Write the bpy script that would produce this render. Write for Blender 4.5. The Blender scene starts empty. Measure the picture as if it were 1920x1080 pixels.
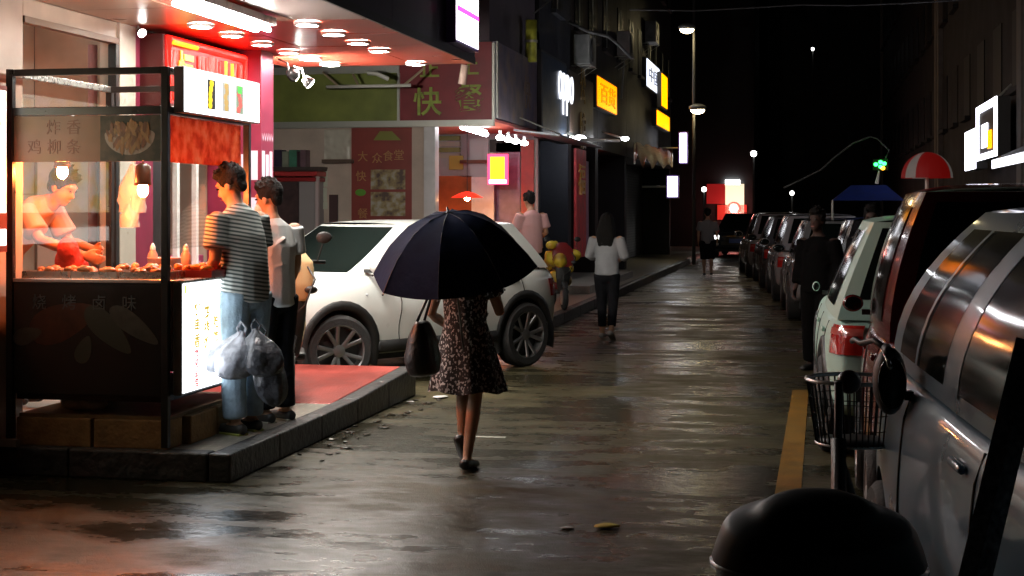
import bpy, math, random
import numpy as np
from mathutils import Matrix, Vector
from mathutils.bvhtree import BVHTree
random.seed(7)
R = math.radians
sc = bpy.context.scene
col = sc.collection
# ------------------------------------------------------------------ camera, sky, exposure
FPX, HZ, CH = 2800.0, 390.0, 1.65           # focal length in photo pixels, horizon row, eye height
YAW = math.atan2(560, FPX)
cd = bpy.data.cameras.new('camera'); cam = bpy.data.objects.new('camera', cd); col.objects.link(cam)
cd.sensor_width = 36; cd.lens = FPX * 36 / 1920; cd.shift_y = -150 / 1920
cd.clip_start = .05; cd.clip_end = 500
cam.location = (0, 0, CH); cam.rotation_euler = (R(90), 0, YAW); sc.camera = cam
w = bpy.data.worlds.new('World'); sc.world = w; w.use_nodes = True
wn = w.node_tree; sky = wn.nodes.new('ShaderNodeTexSky'); sky.sky_type = 'NISHITA'; sky.sun_disc = False
sky.sun_elevation = R(-4); sky.sun_rotation = R(200)
wn.links.new(sky.outputs[0], wn.nodes['Background'].inputs[0]); wn.nodes['Background'].inputs[1].default_value = .02
sc.view_settings.view_transform = 'Standard'; sc.view_settings.look = 'None'
sc.view_settings.exposure = 0.5; sc.view_settings.gamma = 1
sc.cycles.use_denoising = True; sc.cycles.max_bounces = 5; sc.cycles.diffuse_bounces = 3; sc.cycles.glossy_bounces = 3; sc.cycles.transparent_max_bounces = 12
sc.cycles.sample_clamp_indirect = 4; sc.cycles.caustics_reflective = False; sc.cycles.caustics_refractive = False
try: sc.cycles.denoiser = 'OPENIMAGEDENOISE'; sc.cycles.denoising_input_passes = 'RGB_ALBEDO_NORMAL'
except Exception: pass
# ------------------------------------------------------------------ where a photo pixel lies in the place
CA, SA = math.cos(YAW), math.sin(YAW)
def ray(px, py):
    k = (px - 960) / FPX
    return Vector((-SA + CA * k, CA + SA * k, (HZ - py) / FPX))
def G(px, py, z=0): d = ray(px, py); t = (z - CH) / d.z; return Vector((d.x * t, d.y * t, z))
def XP(px, py, x): d = ray(px, py); t = x / d.x; return Vector((x, d.y * t, CH + d.z * t))
def YP(px, py, y): d = ray(px, py); t = y / d.y; return Vector((d.x * t, y, CH + d.z * t))
def DP(px, py, d): return ray(px, py) * d + Vector((0, 0, CH))
# ------------------------------------------------------------------ materials
MATS = {}
def M(key, c=(.5, .5, .5), rough=.5, metal=0., var=0., scale=6., bump=0., bscale=40., emit=None, es=0., coat=0., spec=.5, sub=0.):
    if key in MATS: return MATS[key]
    m = bpy.data.materials.new(key); m.use_nodes = True; nt = m.node_tree; b = nt.nodes['Principled BSDF']; L = nt.links
    b.inputs['Base Color'].default_value = (*c, 1); b.inputs['Roughness'].default_value = rough
    b.inputs['Metallic'].default_value = metal; b.inputs['Coat Weight'].default_value = coat; b.inputs['Coat Roughness'].default_value = .05
    b.inputs['Specular IOR Level'].default_value = spec
    if sub: b.inputs['Subsurface Weight'].default_value = sub; b.inputs['Subsurface Radius'].default_value = (.02, .008, .004)
    if var or bump:
        tc = nt.nodes.new('ShaderNodeTexCoord')
    if var:
        n = nt.nodes.new('ShaderNodeTexNoise'); n.inputs['Scale'].default_value = scale; n.inputs['Detail'].default_value = 6
        L.new(tc.outputs['Object'], n.inputs['Vector'])
        r = nt.nodes.new('ShaderNodeMapRange'); r.inputs[1].default_value = .3; r.inputs[2].default_value = .7
        r.inputs[3].default_value = 1 - var; r.inputs[4].default_value = 1 + var * .6
        L.new(n.outputs['Fac'], r.inputs[0])
        mx = nt.nodes.new('ShaderNodeMix'); mx.data_type = 'RGBA'; mx.blend_type = 'MULTIPLY'; mx.inputs[0].default_value = 1
        mx.inputs[6].default_value = (*c, 1); L.new(r.outputs[0], mx.inputs[7]); L.new(mx.outputs[2], b.inputs['Base Color'])
        rr = nt.nodes.new('ShaderNodeMapRange'); rr.inputs[3].default_value = max(.03, rough * .75); rr.inputs[4].default_value = min(1, rough * 1.25)
        L.new(n.outputs['Fac'], rr.inputs[0]); L.new(rr.outputs[0], b.inputs['Roughness'])
    if bump:
        n2 = nt.nodes.new('ShaderNodeTexNoise'); n2.inputs['Scale'].default_value = bscale; n2.inputs['Detail'].default_value = 4
        L.new(tc.outputs['Object'], n2.inputs['Vector'])
        bp = nt.nodes.new('ShaderNodeBump'); bp.inputs['Strength'].default_value = bump; bp.inputs['Distance'].default_value = .02
        L.new(n2.outputs['Fac'], bp.inputs['Height']); L.new(bp.outputs[0], b.inputs['Normal'])
    if emit: b.inputs['Emission Color'].default_value = (*emit, 1); b.inputs['Emission Strength'].default_value = es
    MATS[key] = m; return m
def glass(key, tint=(.95, .97, .96), refl=.07, fk=.8):
    if key in MATS: return MATS[key]
    m = bpy.data.materials.new(key); m.use_nodes = True; nt = m.node_tree; nt.nodes.clear(); L = nt.links
    o = nt.nodes.new('ShaderNodeOutputMaterial'); t = nt.nodes.new('ShaderNodeBsdfTransparent'); g = nt.nodes.new('ShaderNodeBsdfGlossy')
    t.inputs[0].default_value = (*tint, 1); g.inputs['Roughness'].default_value = .03
    fr = nt.nodes.new('ShaderNodeFresnel'); fr.inputs[0].default_value = 1.45
    ma = nt.nodes.new('ShaderNodeMath'); ma.operation = 'MULTIPLY_ADD'; ma.inputs[1].default_value = fk; ma.inputs[2].default_value = refl - .03
    L.new(fr.outputs[0], ma.inputs[0]); mx = nt.nodes.new('ShaderNodeMixShader'); L.new(ma.outputs[0], mx.inputs[0])
    L.new(t.outputs[0], mx.inputs[1]); L.new(g.outputs[0], mx.inputs[2]); L.new(mx.outputs[0], o.inputs[0])
    MATS[key] = m; return m
def ramp_mat(key, tex, stops, rough=.6, vscale=(1, 1, 1), setup=None, bump=0., emit=0., out='Fac', film=0.):
    """a printed or woven pattern: texture -> colour ramp"""
    if key in MATS: return MATS[key]
    m = bpy.data.materials.new(key); m.use_nodes = True; nt = m.node_tree; b = nt.nodes['Principled BSDF']; L = nt.links
    tc = nt.nodes.new('ShaderNodeTexCoord'); mp = nt.nodes.new('ShaderNodeMapping'); mp.inputs['Scale'].default_value = vscale
    L.new(tc.outputs['Object'], mp.inputs[0]); t = nt.nodes.new(tex); L.new(mp.outputs[0], t.inputs['Vector'])
    if setup: setup(t)
    r = nt.nodes.new('ShaderNodeValToRGB'); L.new(t.outputs[out], r.inputs[0])
    e = r.color_ramp.elements
    while len(e) < len(stops): e.new(.5)
    for el, (p, c) in zip(e, stops): el.position = p; el.color = (*c, 1)
    L.new(r.outputs[0], b.inputs['Base Color']); b.inputs['Roughness'].default_value = rough
    if emit: L.new(r.outputs[0], b.inputs['Emission Color']); b.inputs['Emission Strength'].default_value = emit
    if bump:
        bp = nt.nodes.new('ShaderNodeBump'); bp.inputs['Strength'].default_value = bump; bp.inputs['Distance'].default_value = .01
        L.new(t.outputs[out], bp.inputs['Height']); L.new(bp.outputs[0], b.inputs['Normal'])
    if film:   # thin printed film: part of the light from behind shines through
        tl_ = nt.nodes.new('ShaderNodeBsdfTranslucent'); L.new(r.outputs[0], tl_.inputs[0]); mx = nt.nodes.new('ShaderNodeMixShader'); mx.inputs[0].default_value = film
        L.new(b.outputs[0], mx.inputs[1]); L.new(tl_.outputs[0], mx.inputs[2]); L.new(mx.outputs[0], nt.nodes['Material Output'].inputs[0])
    MATS[key] = m; return m
def E(key, c, s): return M(key, (.8, .8, .8) if key.startswith('lamp') else c, .4, emit=c, es=s)
# ------------------------------------------------------------------ mesh building
class MB:
    def __init__(s): s.v = []; s.f = []
    def add(s, vs, fs):
        b = len(s.v); s.v.extend(Vector(p) for p in vs); s.f.extend(tuple(i + b for i in q) for q in fs); return s
    def box(s, x0, x1, y0, y1, z0, z1):
        x0, x1 = sorted((x0, x1)); y0, y1 = sorted((y0, y1)); z0, z1 = sorted((z0, z1))
        return s.add([(x0, y0, z0), (x1, y0, z0), (x1, y1, z0), (x0, y1, z0), (x0, y0, z1), (x1, y0, z1), (x1, y1, z1), (x0, y1, z1)],
                     [(3, 2, 1, 0), (4, 5, 6, 7), (0, 1, 5, 4), (1, 2, 6, 5), (2, 3, 7, 6), (3, 0, 4, 7)])
    def obox(s, c, size, rot=None):
        m = MB(); x, y, z = (q / 2 for q in size); m.box(-x, x, -y, y, -z, z)
        if rot is not None: m.tf(rot)
        m.tf(Matrix.Translation(c)); return s.add(m.v, m.f)
    def quad(s, *p): return s.add(p, [tuple(range(len(p)))])
    def grid(s, P, cu=False, cv=False):
        n, m = len(P), len(P[0]); fs = []
        for i in range(n if cu else n - 1):
            for j in range(m if cv else m - 1):
                a, b = (i + 1) % n, (j + 1) % m
                fs.append((i * m + j, a * m + j, a * m + b, i * m + b))
        return s.add([p for row in P for p in row], fs)
    def sweep(s, pts, rad, side=(1, 0, 0), n=14, cap=.7):
        pts = [Vector(p) for p in pts]; rad = [(r, r) if not hasattr(r, '__len__') else r for r in rad]
        def frame(t):
            sd = Vector(side); sd = sd - t * sd.dot(t)
            if sd.length < .05: sd = t.orthogonal()
            sd.normalize(); return sd, t.cross(sd)
        rings = []
        T = [((pts[min(i + 1, len(pts) - 1)] - pts[max(i - 1, 0)]).normalized()) for i in range(len(pts))]
        def ring(p, r, t):
            a, b = frame(t); return [p + a * r[0] * math.cos(2 * math.pi * k / n) + b * r[1] * math.sin(2 * math.pi * k / n) for k in range(n)]
        if cap:
            for q in (1., .8, .45):
                r = rad[0]; h = math.sqrt(1 - q * q) if q < 1 else 0
            for q in (.3, .62, .87):
                r = rad[0]; rr = min(r) * cap; rings.append(ring(pts[0] - T[0] * rr * math.sqrt(1 - q * q), (r[0] * q, r[1] * q), T[0]))
        for p, r, t in zip(pts, rad, T): rings.append(ring(p, r, t))
        if cap:
            for q in (.87, .62, .3):
                r = rad[-1]; rr = min(r) * cap; rings.append(ring(pts[-1] + T[-1] * rr * math.sqrt(1 - q * q), (r[0] * q, r[1] * q), T[-1]))
        b = len(s.v); s.grid(rings, cv=True); k = len(rings)
        s.f.append(tuple(b + j for j in range(n))[::1]); s.f.append(tuple(b + (k - 1) * n + j for j in range(n))[::-1]); return s
    def tube(s, pts, r, n=8): return s.sweep(pts, [r] * len(pts), side=(.31, .22, .93), n=n, cap=0)
    def cyl(s, a, b, r, r2=None, n=16): return s.sweep([a, b], [r, r if r2 is None else r2], n=n, cap=0)
    def ell(s, c, r, rot=None, nu=16, nv=10):
        P = [[Vector((r[0] * math.sin(math.pi * i / nv) * math.cos(2 * math.pi * j / nu), r[1] * math.sin(math.pi * i / nv) * math.sin(2 * math.pi * j / nu), r[2] * math.cos(math.pi * i / nv))) for j in range(nu)] for i in range(1, nv)]
        m = MB(); m.grid(P, cv=True); k = len(m.v); m.v += [Vector((0, 0, r[2])), Vector((0, 0, -r[2]))]
        for j in range(nu): m.f.append((k, j, (j + 1) % nu)); m.f.append((k + 1, (nv - 2) * nu + (j + 1) % nu, (nv - 2) * nu + j))
        if rot is not None: m.tf(rot)
        m.tf(Matrix.Translation(c)); return s.add(m.v, m.f)
    def lathe(s, prof, n=24, mat=None, closed=False):
        m = MB(); m.grid([[Vector((r * math.cos(2 * math.pi * j / n), r * math.sin(2 * math.pi * j / n), z)) for j in range(n)] for r, z in prof], cu=closed, cv=True)
        if mat is not None: m.tf(mat)
        return s.add(m.v, m.f)
    def tf(s, mat): s.v = [mat @ p for p in s.v]; return s
WM = {}
def wm(o): return WM.get(o.name, Matrix.Identity(4))
def obj(name, mb, mat, parent=None, smooth=False, bevel=0., tf=None, remesh=0., sm=6, sub=0, kind=None):
    if isinstance(mb, MB):
        me = bpy.data.meshes.new(name); me.from_pydata([tuple((tf @ p) if tf else p) for p in mb.v], [], mb.f)
        me.update(); me.materials.append(mat)
        if smooth or remesh or sub: me.polygons.foreach_set('use_smooth', [True] * len(me.polygons))
    else: me = mb
    o = bpy.data.objects.new(name, me); col.objects.link(o)
    if parent: o.parent = parent; o.matrix_parent_inverse = wm(parent).inverted()
    if remesh:
        r = o.modifiers.new('r', 'REMESH'); r.mode = 'VOXEL'; r.voxel_size = remesh; r.use_smooth_shade = True
        q = o.modifiers.new('s', 'SMOOTH'); q.iterations = sm; q.factor = .5
    if sub: q = o.modifiers.new('s', 'SUBSURF'); q.levels = q.render_levels = sub
    if bevel: q = o.modifiers.new('b', 'BEVEL'); q.width = bevel; q.segments = 2; q.limit_method = 'ANGLE'
    if kind: o['kind'] = kind
    return o
def tag(o, label, cat, group=None):
    o['label'] = label; o['category'] = cat
    if group: o['group'] = group
    return o
def thing(name, label, cat, loc=(0, 0, 0), rz=0., group=None):
    o = bpy.data.objects.new(name, None); col.objects.link(o); o.location = loc; o.rotation_euler = (0, 0, rz); o.empty_display_size = .2
    WM[o.name] = Matrix.Translation(loc) @ Matrix.Rotation(rz, 4, 'Z'); return tag(o, label, cat, group)
def copy_tree(o, parent=None):
    c = o.copy(); col.objects.link(c); c.parent = parent
    for ch in list(o.children): copy_tree(ch, c)
    return c
def place(o, loc, rz): o.location = loc; o.rotation_euler = (0, 0, rz); return o
TXT = {}
def text(name, s, size, mat, parent, at, xd, up, ext=.004, sx=1., bold=0.):
    """lettering centred on a point of a surface; xd and up span the surface"""
    key = (s, ext, bold)
    if key not in TXT:
        c = bpy.data.curves.new('t', 'FONT'); c.body = s; c.size = 1; c.extrude = ext / size; c.offset = bold; c.resolution_u = 3
        t = bpy.data.objects.new('t', c); col.objects.link(t)
        me = bpy.data.meshes.new_from_object(t.evaluated_get(bpy.context.evaluated_depsgraph_get()))
        TXT[key] = ([v.co.copy() for v in me.vertices], [tuple(p.vertices) for p in me.polygons])
        bpy.data.objects.remove(t); bpy.data.curves.remove(c); bpy.data.meshes.remove(me)
    vs, fs = TXT[key]
    x0, x1 = min(v.x for v in vs), max(v.x for v in vs); y0, y1 = min(v.y for v in vs), max(v.y for v in vs)
    xd, up = Vector(xd).normalized(), Vector(up).normalized(); nn = xd.cross(up); at = Vector(at)
    mb = MB(); mb.add([at + xd * (v.x - (x0 + x1) / 2) * size * sx + up * (v.y - (y0 + y1) / 2) * size + nn * (v.z * size + ext) for v in vs], fs)
    return obj(name, mb, mat, parent)
def fit(name, s, mat, parent, at, xd, up, wd, ht, **k):
    """lettering stretched to a given width and height"""
    n = len(s); size = ht / (.92 if ord(s[0]) > 255 else .72); nat = size * (n if ord(s[0]) > 255 else n * .66)
    return text(name, s, size, mat, parent, at, xd, up, sx=wd / nat, **k)
# ------------------------------------------------------------------ ground
def wet_road():
    m = bpy.data.materials.new('wet_asphalt'); m.use_nodes = True; nt = m.node_tree; b = nt.nodes['Principled BSDF']; L = nt.links; N = nt.nodes.new
    tc = N('ShaderNodeTexCoord')
    def noise(scale, vs, det=5):
        mp = N('ShaderNodeMapping'); mp.inputs['Scale'].default_value = vs; mp.inputs['Rotation'].default_value = (0, 0, R(-9)); L.new(tc.outputs['Object'], mp.inputs[0])
        n = N('ShaderNodeTexNoise'); n.inputs['Scale'].default_value = scale; n.inputs['Detail'].default_value = det; L.new(mp.outputs[0], n.inputs['Vector']); return n.outputs['Fac']
    def rng(src, a, c, lo, hi):
        r = N('ShaderNodeMapRange'); r.inputs[1].default_value = a; r.inputs[2].default_value = c; r.inputs[3].default_value = lo; r.inputs[4].default_value = hi; L.new(src, r.inputs[0]); return r.outputs[0]
    def mth(op, p, q):
        n = N('ShaderNodeMath'); n.operation = op
        for i, s in enumerate((p, q)):
            if isinstance(s, (int, float)): n.inputs[i].default_value = s
            else: L.new(s, n.inputs[i])
        return n.outputs[0]
    bands = noise(1., (.6, 2.2, 1), 6); patch = noise(.5, (1, 1.3, 1), 5); fine = noise(16., (.8, 1.2, 1), 4); mid = noise(3.4, (.7, 1.5, 1), 8); grain = noise(110., (1, 1, 1), 2)
    wet = mth('ADD', mth('MULTIPLY', bands, .35), mth('ADD', mth('MULTIPLY', patch, .45), mth('MULTIPLY', mid, .3)))
    wetm = rng(wet, .46, .6, 0, 1)
    rough = mth('ADD', rng(wetm, 0, 1, .58, .2), mth('MULTIPLY', rng(fine, .3, .7, -1, 1), .06))
    L.new(rough, b.inputs['Roughness'])
    cr = N('ShaderNodeMix'); cr.data_type = 'RGBA'; L.new(wetm, cr.inputs[0]); cr.inputs[6].default_value = (.06, .05, .022, 1); cr.inputs[7].default_value = (.022, .019, .009, 1)  # olive cast of the yellow signs mixed into both base colours
    cg = N('ShaderNodeMix'); cg.data_type = 'RGBA'; cg.blend_type = 'MULTIPLY'; cg.inputs[0].default_value = 1; L.new(cr.outputs[2], cg.inputs[6]); L.new(rng(grain, .3, .7, .35, 1.7), cg.inputs[7])
    L.new(cg.outputs[2], b.inputs['Base Color']); L.new(rng(wetm, 0, 1, .3, 1.), b.inputs['Specular IOR Level'])
    h = mth('ADD', mth('MULTIPLY', fine, .45), mth('ADD', mth('MULTIPLY', mth('MULTIPLY', grain, .34), rng(wetm, 0, 1, 1, .35)), mth('MULTIPLY', mid, .6)))
    bp = N('ShaderNodeBump'); bp.inputs['Strength'].default_value = .42; bp.inputs['Distance'].default_value = .02; L.new(h, bp.inputs['Height']); L.new(bp.outputs[0], b.inputs['Normal'])
    return m
ROAD = wet_road()
P3 = lambda *a: MB().quad(*a)
road = obj('road', P3((-60, -20, 0), (60, -20, 0), (60, 140, 0), (-60, 140, 0)), ROAD, kind='structure')
yel = M('yellow_road_paint', (.26, .13, .02), .45, var=.35, scale=5, bump=.2)
ln = MB(); a, b_, c, d = G(1452, 930), G(1502, 930), G(1516, 732), G(1486, 732); ext = (a - d).normalized()
ln.quad(*[Vector((p.x, p.y, .004)) for p in (a + ext * 1.2, b_ + ext * 1.2, c, d)])
obj('painted_line', ln, yel, road)
dash = MB(); q = G(915, 820); dash.box(q.x - .13, q.x + .13, q.y - .02, q.y + .02, .001, .0045)
obj('reflection_dash', dash, M('pale_reflection', (.5, .5, .42), .5), road)  # light mirrored by the wet road, drawn as a pale flat dash
# near pavement with kerb stones
KX, PY0, PY1, PZ = -3.41, 8.44, 12.74, .17
pav_m = ramp_mat('wet_paving', 'ShaderNodeTexBrick', [(0, (.3, .28, .23)), (1, (.45, .42, .35))], rough=.28, setup=lambda t: (setattr(t.inputs['Scale'], 'default_value', 3.2),), bump=.15)
kerb_m = M('kerb_granite', (.05, .05, .05), .42, var=.5, scale=7, bump=.9, bscale=18)
pav = obj('pavement', MB().box(-9, KX - .14, PY0 + .12, 10.78, 0, PZ), pav_m, kind='structure')
def kerb(parent, p, q, h, wd=.14, n=1, top=None):
    p, q = Vector(p), Vector(q); nrm = Vector((q.y - p.y, p.x - q.x, 0)).normalized() * -wd
    for i in range(n):
        a = p.lerp(q, i / n) + (q - p).normalized() * .004; b = p.lerp(q, (i + 1) / n) - (q - p).normalized() * .004
        za, zb = (h, h) if top is None else (top(a), top(b))
        m = MB(); m.add([a, b, b + nrm, a + nrm] + [a + Vector((0, 0, za)), b + Vector((0, 0, zb)), b + nrm + Vector((0, 0, zb)), a + nrm + Vector((0, 0, za))],
                        [(3, 2, 1, 0), (4, 5, 6, 7), (0, 1, 5, 4), (1, 2, 6, 5), (2, 3, 7, 6), (3, 0, 4, 7)])
        obj('kerb_stone', m, kerb_m, parent, bevel=.012)
rampz = lambda p: PZ + max(0, p.y - 10.8) * .042
kerb(pav, (KX, PY0, 0), (KX, PY1, 0), PZ, n=5, top=lambda p: rampz(p) + .004)
kerb(pav, (-9, PY0 - .0, 0), (KX - .146, PY0, 0), PZ + .004, n=6)
rm = M('red_painted_paving', (.34, .055, .042), .36, var=.45, scale=2.2, bump=.35, bscale=45)
slab = MB(); x0, x1 = -9, KX - .144
slab.add([(x0, 10.78, 0), (x1, 10.78, 0), (x1, PY1, 0), (x0, PY1, 0), (x0, 10.78, PZ + .004), (x1, 10.78, PZ + .004), (x1, PY1, rampz(Vector((0, PY1, 0)))), (x0, PY1, rampz(Vector((0, PY1, 0))))],
         [(3, 2, 1, 0), (4, 5, 6, 7), (0, 1, 5, 4), (1, 2, 6, 5), (2, 3, 7, 6), (3, 0, 4, 7)])
obj('red_pavement', slab, rm, kind='structure', bevel=.01)
# far pavement along the row of shops
far_pav = obj('far_pavement', MB().box(-12, -3.6, 19.6, 58, 0, .16), pav_m, kind='structure')
kerb(far_pav, (-3.46, 19.6, 0), (-3.46, 44, 0), .163, n=16)
kerb(far_pav, (-12, 19.46, 0), (-3.6, 19.46, 0), .163, n=6)
step = obj('shop_step', MB().box(-6.4, -3.75, 25.6, 32, .16, .3), M('step_concrete', (.3, .28, .24), .5, var=.3, bump=.3), far_pav, bevel=.01)
# right-hand pavement behind the parked cars
obj('side_pavement', MB().box(2.15, 3.3, -6, 70, 0, .15), pav_m, kind='structure')
# ------------------------------------------------------------------ near corner shop
WX, SZ = -4.95, 3.0
cream = M('cream_render', (.44, .33, .25), .35, var=.2, scale=3); white = M('white_gloss', (.78, .78, .76), .28, var=.06)
dark = M('dark_wall', (.075, .07, .075), .7, var=.4, scale=2, bump=.4, bscale=12)
B1 = thing('corner_shop', 'cream shop at the street corner with downlights set in its red-lit canopy', 'shop', (-6, 9, 0))
def wallp(name, y0, y1, z0, z1, m, dx=0., th=.14): return obj(name, MB().box(WX - th, WX + dx, y0, y1, z0, z1), m, B1, bevel=.004)
wallp('front_wall', 5.2, 8.77, PZ, SZ, cream)
wallp('lintel', 8.772, 10.098, 2.87, SZ, cream, dx=-.001)
wallp('pilaster', 10.1, 10.36, PZ, SZ, M('pale_pilaster', (.5, .45, .38), .3, var=.15), dx=.02)
mag = M('magenta_panel', (.2, .02, .05), .4, var=.2, scale=5)
wallp('panel', 10.363, 10.68, PZ, SZ - .02, mag, dx=.01)
wallp('pilaster', 10.683, 10.86, PZ, SZ - .02, M('black_panel', (.015, .013, .013), .3))
wallp('lintel', 10.863, 12.078, 2.42, SZ, M('maroon_lintel', (.2, .03, .03), .4), dx=-.001)
wallp('column', 12.08, 12.38, PZ, SZ, mag, dx=.35)
# printed pale drink figures on the column
pk = M('pale_print', (.75, .62, .75), .35); 
for (zc, n) in ((2.02, 3), (1.62, 3)):
    for i in range(n):
        m = MB(); xx = WX + .08 + i * .09
        m.box(xx, xx + .06, 12.076, 12.0795, zc - .13, zc + .12 - .03 * (i % 2)); obj('printed_figure', m, pk, B1)
        m = MB(); yy = 12.1 + i * .09
        m.box(WX + .3505, WX + .354, yy, yy + .06, zc - .13, zc + .12 - .03 * (i % 2)); obj('printed_figure', m, pk, B1)
zig = MB()
for i in range(5): zig.quad((WX + .3545, 12.09 + i * .055, 2.3), (WX + .3545, 12.117 + i * .055, 2.22), (WX + .3545, 12.145 + i * .055, 2.3), (WX + .3545, 12.117 + i * .055, 2.25))
zz = obj('printed_zigzag', zig, pk, B1); zz['kind'] = 'stuff'
# wooden trim round the serving opening
tr = M('brown_trim', (.16, .1, .06), .4)
obj('opening_trim', MB().box(WX - .05, WX + .015, 8.77, 10.1, 2.84, 2.885), tr, B1, bevel=.004)
obj('opening_trim', MB().box(WX - .05, WX + .015, 10.05, 10.098, PZ, 2.838), M('black_trim', (.02, .02, .02), .35), B1, bevel=.004)
# the room behind
room = M('pale_green_tile', (.6, .68, .62), .35, var=.05); grey = M('room_grey', (.5, .5, .47), .5, var=.1)
obj('room_wall', MB().box(-6.05, -5.95, 5.31, 10.71, .28, 3.4), room, B1)
for z in (1.0, 1.75, 2.5): obj('tile_joint', MB().box(-5.95, -5.947, 5.31, 10.71, z, z + .012), M('joint_grey', (.42, .46, .43), .5), B1)
for y in (8.9, 9.55, 10.2): obj('tile_joint', MB().box(-5.95, -5.9465, y, y + .012, .28, 3.4), M('joint_grey', (.42, .46, .43), .5), B1)
obj('ice_box', MB().box(-5.94, -5.7, 9.0, 9.5, 2.2, 2.32), M('box_white', (.7, .72, .72), .3), B1, bevel=.01)
obj('room_wall', MB().box(-5.95, WX - .145, 10.72, 10.82, .28, 3.4), cream, B1)
obj('room_wall', MB().box(-6.3, WX - .145, 12.1, 12.2, .28, SZ), cream, B1)
obj('room_wall', MB().box(-6.05, WX - .145, 5.2, 5.3, .28, 3.4), cream, B1)
obj('room_floor', MB().box(-7.3, WX - .145, 5.2, 12.2, 0, .28), grey, B1)
obj('room_ceiling', MB().box(-6.3, WX - .145, 5.2, 12.2, 3.41, 3.5), white, B1)
obj('lintel_upper', MB().box(WX - .139, WX - .02, 5.2, 12.2, SZ + .001, SZ + .029), cream, B1)
for x in (-5.9,): obj('door_panel', MB().box(x, x + .5, 10.66, 10.716, .3, 2.3), white, B1, bevel=.01)
obj('room_pipe', MB().cyl((-5.4, 10.6, .3), (-5.4, 10.6, 2.9), .035), M('pink_pipe', (.5, .25, .25), .4), B1, smooth=True)
tl = E('lamp_room', (.95, 1, .93), 11)
rt = thing('room_tube_light', 'white tube light on the ceiling inside the serving room', 'light', (-5.8, 9., 3.3))
obj('tube', MB().box(-5.83, -5.77, 8.4, 10., 3.3, 3.33), tl, rt); obj('housing', MB().box(-5.85, -5.75, 8.35, 10.05, 3.332, 3.37), white, rt)
# goods bay beside: counter with magenta front, hanging packs
obj('bay_back_wall', MB().box(-6.3, -6.2, 10.83, 12.09, .28, 2.42), M('bay_tan', (.5, .38, .3), .5, var=.2), B1)
obj('bay_counter', MB().box(-5.6, -5.12, 10.87, 12.08, .28, 1.25), M('magenta_counter', (.32, .05, .12), .35), B1, bevel=.01)
for i in range(4):
    y = 10.9 + i * .3; obj('counter_print', MB().box(-5.117, -5.114, y, y + .2, .95, 1.2), M('counter_print', (.62, .42, .5), .4), B1)
for i in range(3):
    obj('mullion', MB().box(WX - .1, WX - .06, 10.9 + i * .38, 10.95 + i * .38, .3, 2.42), white, B1)
# soffit of the canopy: panels with open joints
CXO, CYE = -3.1, 13.65
so_r = M('neon_glow_soffit', (.48, .07, .04), .3, var=.2, scale=3); so_t = M('tan_soffit', (.4, .26, .18), .3, var=.2, scale=3); so_g = M('tube_glow_soffit', (.36, .29, .26), .35, var=.12, scale=3)  # red neon glow and tube-lit grey are put into the soffit colours
ys = [5.2 + .845 * i for i in range(11)]; xs = [WX + .001, -4.2, -3.65, CXO]
for i in range(10):
    for j in range(3):
        y0, y1 = ys[i], ys[i + 1]; ym = (y0 + y1) / 2
        m = so_r if ym > 9.9 + .5 * (j == 2) and not (j == 2 and ym < 10.6) else (so_t if j < 2 else so_g)
        z = SZ + random.uniform(0, .004)
        obj('soffit_panel', MB().box(xs[j] + .003, xs[j + 1] - .003, y0 + .003, y1 - .003, z, z + .02), m, B1)
obj('canopy_slab', MB().box(WX - .14, CXO, 5.2, CYE, SZ + .03, 3.5), M('canopy_dark', (.06, .04, .06), .5, var=.3), B1)
obj('edge_trim', MB().box(CXO, CXO + .02, 5.2, CYE, SZ - .005, SZ + .06), M('edge_metal', (.05, .045, .05), .35, metal=.6), B1)
fas = M('fascia_purple', (.05, .025, .06), .35, var=.3)
for i in range(6):
    y0 = 5.2 + i * 1.41; obj('fascia_panel', MB().box(CXO - .02, CXO + .012, y0 + .004, y0 + 1.406, SZ + .062, 4.4), fas, B1)
obj('upper_wall', MB().box(-12, CXO - .03, 5.2, 12.2, 3.51, 12), dark, B1)
obj('back_mass', MB().box(-14, -7.31, 5.2, 12.2, 0, 3.5), dark, B1)
# recessed downlights
dl = E('lamp_downlight', (1, .95, .86), 230); rimm = M('lamp_ring', (.75, .75, .76), .3)
first = None
for x, yl in ((-4.39, (10.3, 10.9, 11.55, 12.18, 12.76, 13.32)), (-3.59, (10.36, 10.97, 11.6, 12.21, 13.4))):
    for y in yl:
        lab = 'round white downlight, %s of the %s row under the red-lit canopy' % (('first', 'second', 'third', 'fourth', 'fifth', 'sixth')[yl.index(y)], 'shop side' if x < -4 else 'street side')
        if first is None:
            first = thing('downlight', lab, 'light', (0, 0, 0), group='round downlights under the red canopy')
            obj('ring', MB().lathe([(.098, 0), (.098, -.022), (.08, -.026), (.078, -.012)], 28), rimm, first, smooth=True)
            obj('diffuser', MB().lathe([(.0785, -.014), (.06, -.02), (.0, -.022)], 28), dl, first, smooth=True); o = first
        else: o = copy_tree(first); o['label'] = lab
        place(o, (x, y, SZ - .0006), 0)
# double tube light at the canopy edge
T = thing('tube_light', 'double white tube light fixed under the tan canopy corner', 'light', (-3.77, 9.2, 2.98))
tm = E('lamp_tube', (1, .97, .92), 72)
for dx in (-.045, .045): obj('tube', MB().cyl((-3.77 + dx, 8.55, 2.9), (-3.77 + dx, 9.93, 2.9), .018), tm, T, smooth=True)
obj('housing', MB().box(-3.86, -3.68, 8.5, 9.97, 2.93, 2.985), white, T, bevel=.006)
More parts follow.
